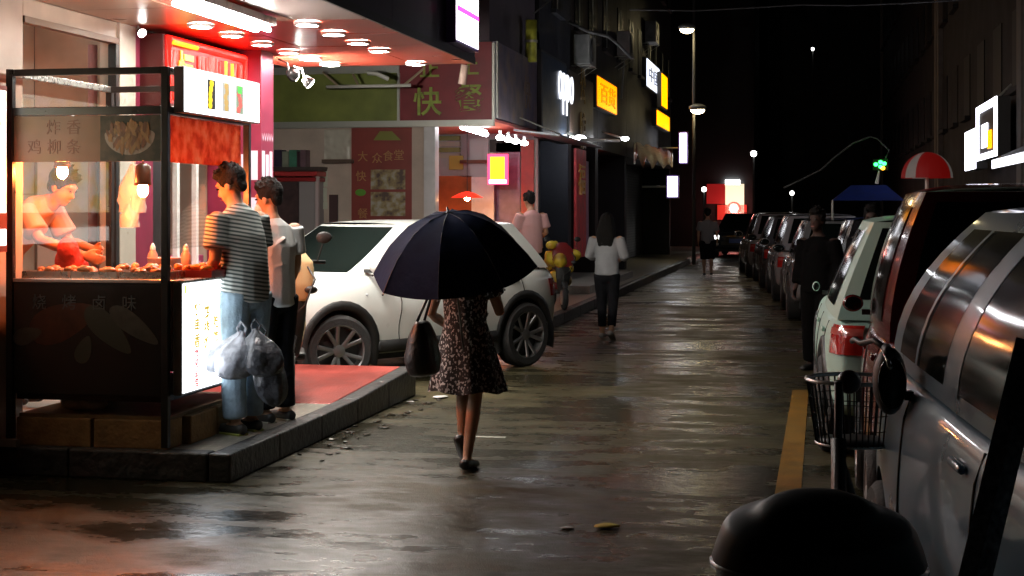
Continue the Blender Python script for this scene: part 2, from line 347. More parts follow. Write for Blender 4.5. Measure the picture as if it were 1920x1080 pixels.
# neon sign, street side
NS = thing('neon_sign', 'glowing red sign with yellow character under the red-lit canopy', 'sign', (WX, 11.3, 2.4))
nx = -4.75
obj('box', MB().box(WX + .002, nx, 10.45, 12.076, 2.42, 2.96), M('sign_red_box', (.05, .004, .004), .4), NS, bevel=.006)
ra = M('neon_red', (.03, 0, 0), .4, emit=(1, .006, .003), es=4); ro = M('neon_orange', (.03, 0, 0), .4, emit=(1, .016, .005), es=1.9); ry = M('neon_yellow', (.03, .02, 0), .4, emit=(1, .42, .01), es=1.7)
obj('border_tube', MB().tube([(nx + .015, 10.5, 2.45), (nx + .015, 10.5, 2.92), (nx + .015, 12.03, 2.92), (nx + .015, 12.03, 2.45)], .032), ra, NS)
obj('border_tube', MB().cyl((nx + .03, 10.52, 2.905), (nx + .03, 11.0, 2.905), .02), ry, NS)
obj('back_glow', MB().box(nx, nx + .004, 10.48, 12.06, 2.44, 2.94), M('neon_back', (.06, .002, .002), .5, emit=(1, .01, .006), es=.32), NS)
fit('lettering', '恒', ry, NS, (nx + .01, 10.83, 2.66), (0, 1, 0), (0, 0, 1), .3, .38, bold=.02)
for i in range(22):
    y = 10.54 + i * .068
    if 10.62 < y < 11.02: continue
    m = MB(); z0 = 2.47 + random.uniform(0, .05); m.tube([(nx + .012, y, z0), (nx + .012, y + random.uniform(-.02, .02), 2.66), (nx + .012, y, 2.84 + random.uniform(0, .03))], .017, 6)
    obj('stroke', m, ry if i in (16, 18) else ro, NS)
# lit blade sign high on the fascia
LS = thing('lightbox_sign', 'white lightbox with pink stripe high on the purple fascia', 'sign', (CXO, 13.2, 3.1))
p0, p1 = XP(835, 75, CXO).y, XP(876, 85, CXO).y; lw = E('sign_white', (.97, .95, 1), 6)
obj('frame', MB().box(CXO + .013, CXO + .10, p0 - .03, p1 + .03, 3.08, 4.35), M('sign_frame_violet', (.12, .06, .25), .3), LS)
obj('face', MB().box(CXO + .1, CXO + .106, p0, p1, 3.11, 4.33), lw, LS)
obj('stripe', MB().box(CXO + .1062, CXO + .109, p0, p1, 3.36, 3.41), E('sign_pink', (1, .03, .35), 4), LS)
obj('stripe', MB().box(CXO + .1062, CXO + .109, p0, p1, 3.285, 3.292), M('stripe_grey', (.2, .2, .25), .5), LS)
# small spotlight on the pilaster and floodlights at the corner
def spot(name, label, p, dirv, s, em):
    t = thing(name, label, 'lamp', p); d = Vector(dirv).normalized(); p = Vector(p)
    obj('housing', MB().sweep([p, p + d * s * 1.2], [s * .6, s], n=16, cap=.4), M('lamp_black', (.02, .02, .02), .35), t, smooth=True)
    obj('lens', MB().ell(p + d * s * 1.25, (s * .95, s * .95, s * .35), d.to_track_quat('Z', 'Y').to_matrix().to_4x4()), em, t, smooth=True)
    obj('bracket', MB().tube([p, p + Vector((-.02, 0, s * 1.5)), p + Vector((-.1, 0, s * 2))], .008), M('bracket_grey', (.3, .3, .3), .4, metal=.7), t)
sp = E('lamp_spot', (1, .98, .92), 25)
q = XP(262, 58, WX + .08); spot('spotlight', 'small white spotlight above the pale pilaster', q, (.6, -.5, -.4), .035, sp)
q = Vector((-4.5, 12.5, 2.84)); spot('floodlight', 'black floodlight at the corner of the magenta column', q, (.25, .9, -.22), .06, E('lamp_flood', (1, .95, .86), 4500))
q = Vector((-4.4, 12.62, 2.8)); spot('floodlight', 'white floodlight hanging beside the black one at the corner', q, (.6, .3, -.6), .055, E('lamp_flood2', (1, 1, 1), 30))
# neighbouring lit menu board cut by the picture's edge
NB = thing('menu_lightbox', 'yellow and white lit menu board beyond the food cart', 'sign', (WX, 7.9, 1.4))
obj('frame', MB().box(WX + .004, WX + .09, 7.2, 8.42, 1.38, 2.4), M('sign_frame', (.3, .05, .03), .4), NB)
obj('face', MB().box(WX + .09, WX + .096, 7.23, 8.4, 1.62, 2.37), ramp_mat('menu_print', 'ShaderNodeTexNoise', [(.3, (1, .7, .15)), (.5, (1, .93, .7)), (.7, (1, .98, .95))], setup=lambda t: setattr(t.inputs['Scale'], 'default_value', 9), emit=2.2), NB)
obj('bottom_strip', MB().box(WX + .09, WX + .096, 7.23, 8.4, 1.42, 1.52), E('lamp_menu_strip', (1, .97, .9), 3), NB)
# ------------------------------------------------------------------ food cart
CX0, CX1, CY0, CY1 = -4.88, -3.85, 8.5, 9.84
blk = M('cart_black_steel', (.018, .017, .016), .3, var=.3, scale=12); stl = M('brushed_steel', (.55, .53, .5), .28, metal=.9, var=.15, scale=20)
gl = glass('cart_glass', refl=.05, fk=.5)
CT = thing('food_cart', 'black framed glass food cart with lit panels selling snacks', 'food cart', (-4.37, 9.15, PZ))
for x in (CX0, CX1):
    for y in (CY0, CY1):
        obj('post', MB().box(x - .022, x + .022, y - .022, y + .022, PZ + .02, 2.512), blk, CT, bevel=.003)
for z0, z1 in ((2.468, 2.51), (2.222, 2.272)):
    for y in (CY0, CY1): obj('rail', MB().box(CX0 + .0225, CX1 - .0225, y - .02, y + .02, z0, z1), blk, CT, bevel=.003)
    for x in (CX0, CX1): obj('rail', MB().box(x - .02, x + .02, CY0 + .0225, CY1 - .0225, z0, z1), blk if z0 < 2.4 else stl, CT, bevel=.003)
# printed header with the plate of food
hd = obj('header_print', MB().box(CX0 + .023, CX1 - .023, CY0 - .006, CY0 + .004, 1.935, 2.218), ramp_mat('header_paper', 'ShaderNodeTexNoise', [(.3, (.19, .12, .07)), (.5, (.24, .15, .1)), (.7, (.22, .17, .1))], setup=lambda t: setattr(t.inputs['Scale'], 'default_value', 3), rough=.35, film=.35), CT)
br = M('print_brown', (.13, .04, .012), .4)
for i, (ch, px, py) in enumerate((('炸', 100, 238), ('香', 138, 238), ('鸡', 64, 275), ('柳', 101, 275), ('条', 138, 275))):
    q = YP(px, py, CY0 - .007); text('lettering', ch, .098, br, hd, q, (1, 0, 0), (0, 0, 1), ext=.001)
q = YP(268, 258, CY0 - .0065); pic = MB(); pic.box(CX1 - .026 - .4, CX1 - .026, CY0 - .0075, CY0 - .0062, 1.937, 2.216); obj('picture_ground', pic, ramp_mat('print_dark', 'ShaderNodeTexNoise', [(.35, (.02, .022, .012)), (.65, (.07, .05, .03))], setup=lambda t: setattr(t.inputs['Scale'], 'default_value', 14)), hd)
pl = YP(243, 252, CY0 - .008)
pm = MB(); pts = [pl + Vector((.165 * math.cos(a), 0, .125 * math.sin(a) * (1 if math.sin(a) < 0 else .35))) for a in [2 * math.pi * i / 32 for i in range(32)]]; pm.quad(*pts); obj('plate_rim', pm, M('print_plate', (.26, .2, .16), .4), hd)
for i in range(70):
    a = random.uniform(0, 6.28); rr = math.sqrt(random.random()); c = pl + Vector((.14 * rr * math.cos(a), -.0012 - i * .00004, .1 * rr * math.sin(a) * (1 if math.sin(a) < 0 else .55) + .012))
    th = random.uniform(.9, 2.2); ca, sa = math.cos(th), math.sin(th); L_, W_ = random.uniform(.025, .05), random.uniform(.008, .014)
    m = MB(); m.quad(*[c + Vector((u * L_ * ca - v * W_ * sa, 0, u * L_ * sa + v * W_ * ca)) for u, v in ((-1, -.6), (-.5, -1), (.6, -1), (1, 0), (.6, 1), (-.6, .9))])
    obj('printed_fry', m, [M('fry_a', (.22, .1, .03), .4), M('fry_b', (.13, .05, .02), .4), M('fry_c', (.26, .14, .05), .4)][i % 3], hd)
# glazing
obj('front_glass', MB().box(CX0 + .023, CX1 - .023, CY0 - .003, CY0 + .003, 1.21, 1.933), gl, CT)
obj('front_glass', MB().box(CX0 + .023, CX1 - .023, CY0 - .003, CY0 + .003, 2.275, 2.466), gl, CT)
obj('side_glass', MB().box(CX1 - .003, CX1 + .003, CY0 + .023, CY0 + .62, 1.4, 1.925), glass('cart_side_glass', refl=.04, fk=.25), CT)
# red food picture on the upper side glass
sp_m = ramp_mat('side_food_print', 'ShaderNodeTexNoise', [(.3, (.4, .1, .04)), (.45, (.62, .22, .09)), (.55, (.75, .36, .2)), (.7, (.8, .55, .42))], setup=lambda t: (setattr(t.inputs['Scale'], 'default_value', 11), setattr(t.inputs['Detail'], 'default_value', 6)), rough=.35, film=.75)
obj('side_print', MB().box(CX1 + .004, CX1 + .008, CY0 + .04, CY1 - .14, 1.93, 2.215), sp_m, CT)
# lightboxes on the side
lb = E('lightbox_white', (.93, .96, 1), 3); lb2 = E('lightbox_lower', (.92, .96, 1), 3.2)
s1 = obj('upper_lightbox', MB().box(CX1 + .025, CX1 + .09, CY0 + .06, CY1, 2.235, 2.52), M('lightbox_frame', (.35, .35, .35), .4), CT, bevel=.004)
obj('lit_face', MB().box(CX1 + .09, CX1 + .094, CY0 + .07, CY1 - .01, 2.243, 2.512), lb, s1)
def decal(parent, name, x, yc, zc, w_, h_, m): obj(name, MB().box(x, x + .0012, yc - w_ / 2, yc + w_ / 2, zc - h_ / 2, zc + h_ / 2), m, parent)
for yc, ca, cb in ((8.98, (.03, .03, .03), (.9, .65, .02)), (9.22, (.35, .35, .33), (.45, .3, .1)), (9.46, (.2, .25, .18), (.55, .12, .1))):
    zc = 2.375
    ma = M('print_ground_%d' % int(yc * 100), ca, .4, emit=ca, es=1.2); mb_ = M('print_food_%d' % int(yc * 100), cb, .4, emit=cb, es=1.1)
    decal(s1, 'printed_picture', CX1 + .0945, yc, zc, .13, .19, ma)
    m = MB(); 
    for k in range(5): m.ell((CX1 + .0962, yc + random.uniform(-.02, .02), zc - .07 + k * .035), (.0012, .03 + .01 * random.random(), .024), nu=10, nv=6)
    o = obj('printed_food', m, mb_, s1); o['kind'] = 'stuff'
decal(s1, 'printed_leaf', CX1 + .0965, 9.46, 2.44, .07, .05, M('print_green', (.1, .45, .08), .4, emit=(.1, .6, .1), es=1.))
s2 = obj('lower_lightbox', MB().box(CX1 + .025, CX1 + .08, CY0 + .05, 9.55, .5, 1.2), M('lightbox_frame', (.35, .35, .35), .4), CT, bevel=.004)
obj('lit_face', MB().box(CX1 + .08, CX1 + .084, CY0 + .07, 9.53, .515, 1.185), lb2, s2)
yp = M('print_yellow', (.4, .28, .01), .4, emit=(1, .7, .02), es=.4); rp = M('print_red', (.4, .03, .03), .4, emit=(1, .05, .04), es=.3)
for yc, zt, n, ch in ((8.78, 1.02, 3, '炸串香'), (8.93, .99, 3, '鸡排饭'), (9.08, 1.02, 4, '小吃饮品'), (9.24, 1.03, 3, '卤味王')):
    for k in range(n): text('lettering', ch[k], .09, yp, s2, (CX1 + .0845, yc, zt - .1 * k), (0, 1, 0), (0, 0, 1), ext=.0008, bold=.03)
for k, ch in enumerate('欢迎品尝'): text('lettering', ch, .06, rp, s2, (CX1 + .0845, 8.77, .74 - .06 * k), (0, 1, 0), (0, 0, 1), ext=.0008, bold=.03)
decal(s2, 'printed_corner', CX1 + .0845, 8.6, 1.15, .04, .05, M('print_lime', (.35, .7, .1), .4, emit=(.3, .9, .1), es=2))
# lower front panel: print of dishes, its unlit dimness put into the colours
fp = obj('front_panel', MB().box(CX0 + .023, CX1 - .023, CY0 - .012, CY0 + .01, .5, 1.19), M('panel_black', (.012, .011, .01), .25, var=.3), CT, bevel=.003)
def leafp(cx, cz, L_, W_, th, m, k):
    mm = MB(); ca, sa = math.cos(th), math.sin(th); c = Vector((cx, CY0 - .0128 - k * .0004, cz)); pts = []
    for i in range(24):
        a = 2 * math.pi * i / 24; u = L_ * math.cos(a); v = W_ * math.sin(a) * (1 - .35 * math.cos(a)); pts.append(c + Vector((u * ca - v * sa, 0, u * sa + v * ca)))
    mm.quad(*pts); obj('printed_dish', mm, m, fp)
pg, po, pc = M('print_olive', (.03, .032, .022), .35), M('print_rust', (.05, .014, .006), .35, var=.5, scale=14), M('print_cream', (.045, .042, .032), .35, var=.4, scale=18)
leafp(-4.52, .95, .24, .11, .35, po, 0); leafp(-4.22, .9, .2, .075, -.75, pg, 1); leafp(-4.05, .93, .19, .06, -.6, pc, 2); leafp(-4.76, .86, .1, .05, .3, pc, 3); leafp(-4.38, .78, .09, .05, 1.2, pg, 4)
for i, ch in enumerate('烧烤卤味'): text('lettering', ch, .1, M('print_grey', (.05, .055, .055), .35), fp, (-4.68 + i * .2, CY0 - .0145, 1.07), (1, 0, 0), (0, 0, 1), ext=.0006)
obj('back_panel', MB().box(CX0 + .023, CX1 - .03, CY1 - .02, CY1 - .0, .5, 1.19), blk, CT)
obj('lower_shelf', MB().box(CX0 + .023, CX1 - .023, CY0 + .03, CY1 - .03, .46, .495), blk, CT)
obj('counter', MB().box(CX0 + .0, CX1 + .12, CY0 + .024, CY1 - .024, 1.193, 1.208), stl, CT, bevel=.003)
obj('counter_lip', MB().box(CX0 + .023, CX1 - .023, CY0 - .02, CY0 + .022, 1.191, 1.213), M('lip_steel', (.5, .42, .38), .3, metal=.8), CT, bevel=.003)
obj('base_shelf', MB().box(CX0 + .03, CX1 - .0, CY0 + .05, CY1 - .05, PZ + .18, PZ + .2), M('base_wood', (.2, .12, .05), .6, var=.4, bump=.3), CT)
# hollow blocks under the cart
bk = M('block_clay', (.3, .17, .06), .8, var=.35, scale=9, bump=.5, bscale=40)
for i, (x0, x1, y0, y1) in enumerate(((-4.86, -4.36, 8.53, 8.75), (-4.34, -3.85, 8.53, 8.75), (-4.02, -3.8, 8.77, 9.18), (-4.02, -3.8, 9.2, 9.6))):
    o = obj('clay_block', MB().box(x0, x1, y0, y1, PZ + .001, PZ + .178), bk, bevel=.008)
    tag(o, ['brown clay block under the front of the cart at its far side', 'brown clay block under the cart corner post', 'brown clay block under the lit cart panel, nearer the corner post', 'brown clay block under the lit panel beside the denim trousers'][i], 'block', 'clay blocks propping the cart')
it = thing('plastic_bag', 'crumpled pale bag lying under the food cart', 'bag', (-4.52, 8.9, PZ + .2))
obj('sack', MB().ell((-4.54, 8.72, PZ + .26), (.12, .09, .06)).ell((-4.45, 8.74, PZ + .24), (.1, .08, .04)), M('bag_pale', (.55, .48, .38), .4, var=.3, scale=20, bump=.8, bscale=30), it, remesh=.012)
bs = obj('folded_board', MB().box(-5.3, -4.8, 8.42, 8.47, PZ + .006, PZ + .05), M('board_grey', (.3, .26, .22), .5)); tag(bs, 'flat grey board lying on the kerb in front of the cart', 'board')
# heat lamps
hb = E('lamp_warm', (1, .19, .035), 720)
for nm, px, py, y, lab in (('heat_lamp', 117, 322, 8.85, 'red rimmed warm bulb hanging before the vendor in the cart'), ('heat_lamp', 268, 356, 8.9, 'glowing warm bulb in brown shade hanging near the cart corner')):
    p = YP(px, py, y); t = thing(nm, lab, 'lamp', p, group='warm bulbs hanging in the food cart')
    obj('bulb', MB().ell(p, (.035, .035, .048)), hb, t, smooth=True)
    obj('shade', MB().lathe([(.024, .17), (.05, .15), (.052, .05), (.055, .03), (.05, .032), (.046, .05), (.044, .145), (.02, .16)], 20, Matrix.Translation(p)), M('shade_brown', (.08, .03, .012), .35), t, smooth=True)
    obj('cord', MB().cyl(p + Vector((0, 0, .165)), (p.x, p.y, 2.24), .005, n=8), blk, t)
# hanging plastic carrier bags
pb = bpy.data.materials.new('thin_plastic'); pb.use_nodes = True
_b = pb.node_tree.nodes['Principled BSDF']; _b.inputs['Base Color'].default_value = (.8, .74, .66, 1); _b.inputs['Alpha'].default_value = .72; _b.inputs['Roughness'].default_value = .25; _b.inputs['Transmission Weight'].default_value = .25
def hang_bag(label, p, w_, h_, m, dy=.05, grp='plastic bags hanging on the cart'):
    t = thing('hanging_bag', label, 'bag', p, group=grp)
    P = []
    for i in range(9):
        row = []; f = i / 8
        for j in range(14):
            a = 2 * math.pi * j / 14; ww = w_ * (.25 + .75 * min(1, f * 2.2)) * (1 - .3 * max(0, f - .75)); wob = 1 + .14 * math.sin(3 * a + 5 * f) + random.uniform(-.08, .08)
            row.append(Vector(p) + Vector((ww / 2 * math.cos(a) * wob, dy * math.sin(a) * wob * (.4 + f), -h_ * f)))
        P.append(row)
    obj('sack', MB().grid(P, cv=True), m, t, smooth=True)
    obj('loop', MB().tube([Vector(p), Vector(p) + Vector((.01, 0, .05)), Vector(p) + Vector((0, .03, .1))], .005), M('bag_loop', (.6, .55, .5), .4), t)
hang_bag('milky plastic bags hanging behind the glowing warm bulb', YP(250, 308, 9.5), .2, .33, pb)
hang_bag('small milky bag hanging low under the warm bulb', YP(244, 382, 9.45), .13, .16, pb)
# trays with food
def tray(label, x0, x1, y0, y1, colr, key, n, tm_):
    z = 1.2095; t = thing('food_tray', label, 'tray', ((x0 + x1) / 2, (y0 + y1) / 2, z), group='steel trays of cooked food in the cart')
    m = MB(); m.box(x0, x1, y0, y1, z, z + .006)
    pan = obj('pan', m, tm_, t)
    for (a, b, c, d) in ((x0, x1, y0, y0 + .006), (x0, x1, y1 - .006, y1), (x0, x0 + .006, y0 + .006, y1 - .006), (x1 - .006, x1, y0 + .006, y1 - .006)): obj('rim', MB().box(a, b, c, d, z + .006, z + .045), tm_, t)
    for i in range(n):
        c = Vector((random.uniform(x0 + .04, x1 - .04), random.uniform(y0 + .04, y1 - .04), z + .035 + random.uniform(0, .03)))
        mm = MB().ell(c, (random.uniform(.025, .05), random.uniform(.018, .035), random.uniform(.015, .026)), Matrix.Rotation(random.uniform(0, 3), 4, 'Z') @ Matrix.Rotation(random.uniform(-.4, .4), 4, 'X'), 10, 7)
        for k, v in enumerate(mm.v): mm.v[k] = v + Vector((random.uniform(-1, 1), random.uniform(-1, 1), random.uniform(-1, 1))) * .004
        obj('morsel', mm, M('%s_%d' % (key, i % 3), tuple(q * (.7 + .3 * (i % 3)) for q in colr), .35, var=.4, scale=40, bump=.4), t, smooth=True)
tray('steel tray of fried pieces at the far end of the cart front', -4.84, -4.53, 8.56, 8.86, (.45, .16, .05), 'food_a', 12, stl)
tray('steel tray of fried pieces in the middle of the cart front', -4.51, -4.2, 8.56, 8.86, (.5, .22, .08), 'food_b', 12, stl)
tray('steel tray of fried pieces beside the cart corner post', -4.18, -3.88, 8.56, 8.86, (.4, .13, .04), 'food_c', 12, stl)
tray('red tray heaped with orange skewers at the cart street side', -4.02, -3.72, 8.9, 9.36, (.6, .2, .02), 'food_d', 22, M('red_tray', (.4, .03, .02), .3))
tray('steel tray of browned pieces behind the front trays', -4.45, -4.06, 8.9, 9.3, (.5, .2, .07), 'food_e', 16, stl)
o = obj('plastic_tub', MB().lathe([(.0, 0), (.1, 0), (.125, .1), (.13, .105), (.12, .1), (.095, .01)], 24, Matrix.Translation((-4.3, 9.5, 1.209))), M('pink_plastic', (.6, .38, .36), .3, sub=.2), smooth=True); tag(o, 'round pinkish plastic tub at the back of the counter', 'tub')
for i, (x, y) in enumerate(((-4.42, 9.55), (-4.12, 9.42))):
    t = thing('sauce_bottle', ['squeeze bottle with pale cap beside the pinkish tub', 'squeeze bottle with pale cap behind the red tray'][i], 'bottle', (x, y, 1.209), group='sauce bottles on the counter')
    obj('body', MB().lathe([(0, 0), (.033, 0), (.035, .12), (.02, .15), (.018, .155)], 16, Matrix.Translation((x, y, 1.209))), M('sauce_%d' % i, (.55, .28, .2), .3), t, smooth=True)
    obj('cap', MB().lathe([(.019, .155), (.019, .175), (.006, .2), (0, .2)], 12, Matrix.Translation((x, y, 1.209))), white, t, smooth=True)
# ------------------------------------------------------------------ people
skin = M('skin', (.5, .28, .17), .62, var=.2, scale=14, sub=.1, bump=.15, bscale=60); hairm = M('black_hair', (.009, .008, .007), .75, spec=.2, bump=.8, bscale=90)
J0 = dict(pel=(0, 0, .93), wai=(0, 0, 1.08), che=(0, 0, 1.25), sho=(0, -.01, 1.39), nec=(0, .0, 1.47), hea=(0, .025, 1.605),
          shL=(-.18, -.01, 1.39), elL=(-.235, -.03, 1.12), wrL=(-.24, .06, .88), shR=(.18, -.01, 1.39), elR=(.235, -.03, 1.12), wrR=(.24, .06, .88),
          hiL=(-.09, 0, .9), knL=(-.095, .025, .49), anL=(-.095, -.01, .085), hiR=(.09, 0, .9), knR=(.095, .025, .49), anR=(.095, -.01, .085), toL=0., toR=0.)
def person(label, loc, rz, h, J, wear, yaw=0., pitch=0., vox=.009, fat=1., face=True):
    k = h / 1.72; J = {**J0, **J}; V = lambda n: Vector(J[n])
    TF = Matrix.Translation(loc) @ Matrix.Rotation(rz, 4, 'Z') @ Matrix.Scale(k, 4)
    t = thing('person', label, 'person', loc, rz)
    def put(name, mb, m, parent=t, rm_=None, smo=6): return obj(name, mb, m, parent, tf=TF, remesh=(rm_ or vox), sm=smo)
    HM = Matrix.Translation(V('hea')) @ Matrix.Rotation(yaw, 4, 'Z') @ Matrix.Rotation(pitch, 4, 'X')
    b = MB()
    b.sweep([V('pel') - Vector((0, 0, .05)), V('pel'), V('wai'), V('che'), V('sho'), V('nec')], [(.13, .09), (.15, .1), (.125, .085), (.15, .1), (.14, .08), (.055, .055)])
    b.sweep([V('nec') - Vector((0, 0, .03)), V('hea') + Vector((0, -.01, -.05))], [.055, .05])
    hd = MB()
    hd.ell((0, -.01, .03), (.076, .096, .092)); hd.ell((0, .025, -.035), (.06, .068, .078)); hd.ell((0, .055, -.085), (.035, .032, .028))
    hd.ell((0, .098, -.022), (.013, .02, .018)); hd.ell((0, .09, .005), (.009, .012, .03)); hd.ell((0, .078, .035), (.055, .02, .012)); hd.ell((0, .084, -.062), (.026, .012, .008))
    for s in (-1, 1): hd.ell((s * .078, -.005, -.01), (.012, .022, .034))
    hd.tf(HM); b.add(hd.v, hd.f)
    for s, q in (('L', -1), ('R', 1)):
        b.sweep([V('sh' + s), V('sh' + s).lerp(V('el' + s), .45), V('el' + s), V('el' + s).lerp(V('wr' + s), .35), V('wr' + s)], [.052, .046, .038, .039, .026])
        b.sweep([V('hi' + s), V('hi' + s).lerp(V('kn' + s), .5), V('kn' + s), V('kn' + s).lerp(V('an' + s), .35), V('an' + s)], [.085, .072, .052, .053, .034])
        to = Vector((0, math.cos(J['to' + s]), -math.sin(J['to' + s]))); an = V('an' + s)
        up = Vector((0, math.sin(J['to' + s]), math.cos(J['to' + s])))
        b.sweep([an - up * .035 - to * .045, an - up * .04 + to * .05, an - up * .055 + to * .15], [(.033, .035), (.04, .032), (.035, .018)])
        # hand: palm, four fingers, thumb
        d = (V('wr' + s) - V('el' + s)).normalized(); inn = Vector((-q, 0, 0)); inn = (inn - d * inn.dot(d)).normalized(); fw = d.cross(inn) * (-q)
        if fw.y < 0: fw = -fw
        w_ = V('wr' + s); pc = w_ + d * .05
        b.sweep([w_, w_ + d * .03, w_ + d * .085], [(.02, .026), (.018, .038), (.014, .04)], side=inn)
        for i, L_ in enumerate((.072, .08, .075, .058)):
            r0 = w_ + d * .085 + fw * (.03 - i * .02); cu = J.get('curl' + s, .5)
            m1 = r0 + (d * math.cos(cu) + inn * math.sin(cu)) * L_ * .55; m2 = m1 + (d * math.cos(cu * 2.1) + inn * math.sin(cu * 2.1)) * L_ * .5
            b.sweep([r0 - d * .015, m1, m2], [.0098, .009, .0075], n=8)
        b.sweep([w_ + d * .025 + fw * .03, w_ + d * .055 + fw * .056 + inn * .01, w_ + d * .085 + fw * .06 + inn * .022], [.014, .0105, .0085], n=8)
    put('body', b, wear.get('skin', skin))
    if face:
        for s in (-1, 1): obj('eye', MB().ell(HM @ Vector((s * .031, .086, .012)), (.013, .007, .007)), M('eye_dark', (.02, .015, .012), .2), t, tf=TF, smooth=True)
        obj('mouth', MB().ell(HM @ Vector((0, .094, -.06)), (.022, .005, .005)), M('lip', (.35, .12, .1), .45), t, tf=TF, smooth=True)
    # hair
    hb_ = MB()
    if wear.get('long'):
        hb_.ell((0, -.018, .045), (.094, .108, .1))
        hb_.sweep([(0, -.06, .04), (0, -.1, -.08), (0, -.115, -.2), (0, -.115, -.33)], [(.09, .07), (.115, .065), (.13, .05), (.1, .025)])
        for s in (-1, 1): hb_.sweep([(s * .07, -.02, .04), (s * .095, -.03, -.08), (s * .1, -.06, -.2)], [(.025, .06), (.03, .06), (.03, .04)])
    else:
        hb_.ell((0, -.02, .052), (.086, .1, .092)); hb_.ell((0, .035, .098), (.068, .058, .042)); hb_.ell((0, -.062, .005), (.068, .038, .075))
        for s in (-1, 1): hb_.ell((s * .074, -.005, .03), (.014, .05, .045))
        for i in range(46):   # short tufts
            a = random.uniform(0, 6.28); e = random.uniform(.25, 1.5); d_ = Vector((math.cos(a) * math.cos(e), math.sin(a) * math.cos(e), math.sin(e))); p = Vector((0, -.015, .052)) + Vector((d_.x * .08, d_.y * .095, d_.z * .088))
            hb_.sweep([p, p + d_ * .02 + Vector((random.uniform(-.012, .012), random.uniform(0, .02), random.uniform(0, .014)))], [.014, .005], n=6)
    hb_.tf(HM); put('hair', hb_, wear.get('hair', hairm), smo=2, rm_=min(vox, .007) if h > 1.62 and face else vox)
    if wear.get('mask'): 
        mk = MB().ell((0, .075, -.06), (.058, .05, .05)).tf(HM); put('face_mask', mk, wear['mask'])
    # upper garment
    if 'shirt' in wear:
        m, sl, hem, lo = wear['shirt']; sh = MB(); he = V('pel').copy(); he.z = hem; e_ = .018 + lo
        midp = V('pel').lerp(V('wai'), .5)
        sh.sweep([he, midp, V('wai'), V('che'), V('sho') + Vector((0, 0, .005)), V('nec') - Vector((0, 0, .025))], [(.165 * fat + lo, .115 * fat + lo), (.158 * fat + lo, .112 * fat + lo), (.15 * fat + lo, .11 * fat + lo), (.165 * fat + lo * .6, .118 * fat + lo * .6), (.155, .098), (.075, .07)], cap=.25)
        for s in 'LR':
            A, B_, C = V('sh' + s), V('el' + s), V('wr' + s)
            if sl <= 1: pts = [A, A.lerp(B_, sl * .5), A.lerp(B_, sl)]; rd = [.067 + lo * .4, .066 + lo * .6, .068 + lo * .9]
            else: pts = [A, A.lerp(B_, .5), B_, B_.lerp(C, (sl - 1) * .5), B_.lerp(C, sl - 1)]; rd = [.067 + lo * .4, .062 + lo * .5, .054 + lo * .6, .05 + lo * .7, .04 + lo * .6]
            sh.sweep(pts, rd, cap=.2)
        for i in range(22):   # soft folds
            z = random.uniform(hem + .02, 1.3); a = random.uniform(0, 6.28); p = V('pel').lerp(V('che'), min(1, max(0, (z - .93) / .34)))
            sh.sweep([Vector((p.x + (.152 * fat + lo) * math.cos(a), p.y + (.105 * fat + lo) * math.sin(a), z)), Vector((p.x + (.155 * fat + lo) * math.cos(a + .5), p.y + (.107 * fat + lo) * math.sin(a + .5), z + random.uniform(-.06, .08)))], [.008, .012], n=6)
        put('shirt', sh, m, smo=5)
    if 'trousers' in wear:
        m, ln_, lo = wear['trousers']; tr_ = MB()
        tr_.sweep([V('wai') - Vector((0, 0, .06)), V('pel'), V('pel') - Vector((0, 0, .09))], [(.145, .1), (.165, .115), (.155, .11)])
        for s in 'LR':
            A, B_, C = V('hi' + s), V('kn' + s), V('an' + s)
            full = [A, A.lerp(B_, .5), B_] + ([] if ln_ <= 1 else [B_.lerp(C, (ln_ - 1) * .5), B_.lerp(C, ln_ - 1)])
            tr_.sweep(full, [.1 + lo, .088 + lo, .07 + lo, .066 + lo * 1.2, .062 + lo * 1.4][:len(full)], cap=.2)
            for i in range(7):
                f = random.uniform(.1, .95); p = A.lerp(B_, f * 2) if f < .5 else B_.lerp(C, min((f - .5) * 2, max(0, ln_ - 1)))
                a = random.uniform(0, 6.28); tr_.sweep([p + Vector((math.cos(a) * (.066 + lo), math.sin(a) * (.066 + lo), 0)), p + Vector((math.cos(a + .7) * (.066 + lo), math.sin(a + .7) * (.066 + lo), .05))], [.008, .01], n=6)
        put('trousers', tr_, m, smo=5)
    if 'skirt' in wear:
        m, hem, fl = wear['skirt']; P = []; cx = (V('knL') + V('knR')) * .5; n = 40
        for i in range(12):
            f = i / 11; z = 1.1 + (hem - 1.1) * f; row = []; c = V('wai').lerp(Vector((cx.x * .7, cx.y * .5, 0)), f)
            for j in range(n):
                a = 2 * math.pi * j / n; r1 = .145 + fl * f ** .9; r2 = .105 + fl * .85 * f ** .9; wv = 1 + (.09 * f) * math.sin(a * 9 + .8 * math.sin(2 * a)) + .03 * f * math.sin(a * 4 + 1)
                row.append(Vector((c.x + r1 * math.cos(a) * wv, c.y + r2 * math.sin(a) * wv, z + .012 * f * math.sin(5 * a))))
            P.append(row)
        sk = MB().grid(P, cv=True); obj('skirt', sk, m, t, tf=TF, sub=1)
    if 'shoe' in wear:
        for s in 'LR':
            to = Vector((0, math.cos(J['to' + s]), -math.sin(J['to' + s]))); up = Vector((0, math.sin(J['to' + s]), math.cos(J['to' + s]))); an = V('an' + s)
            so = MB().sweep([an - up * .05 - to * .06, an - up * .05 + to * .06, an - up * .058 + to * .185], [(.044, .04), (.05, .038), (.042, .026)]); put('shoe', so, wear['shoe'])
            if wear.get('sole'):
                obj('sole', MB().obox(an - up * .079 + to * .06, (.09, .27, .016), Matrix.Rotation(-J['to' + s], 4, 'X')), wear['sole'], t, tf=TF, bevel=.006)
    return t
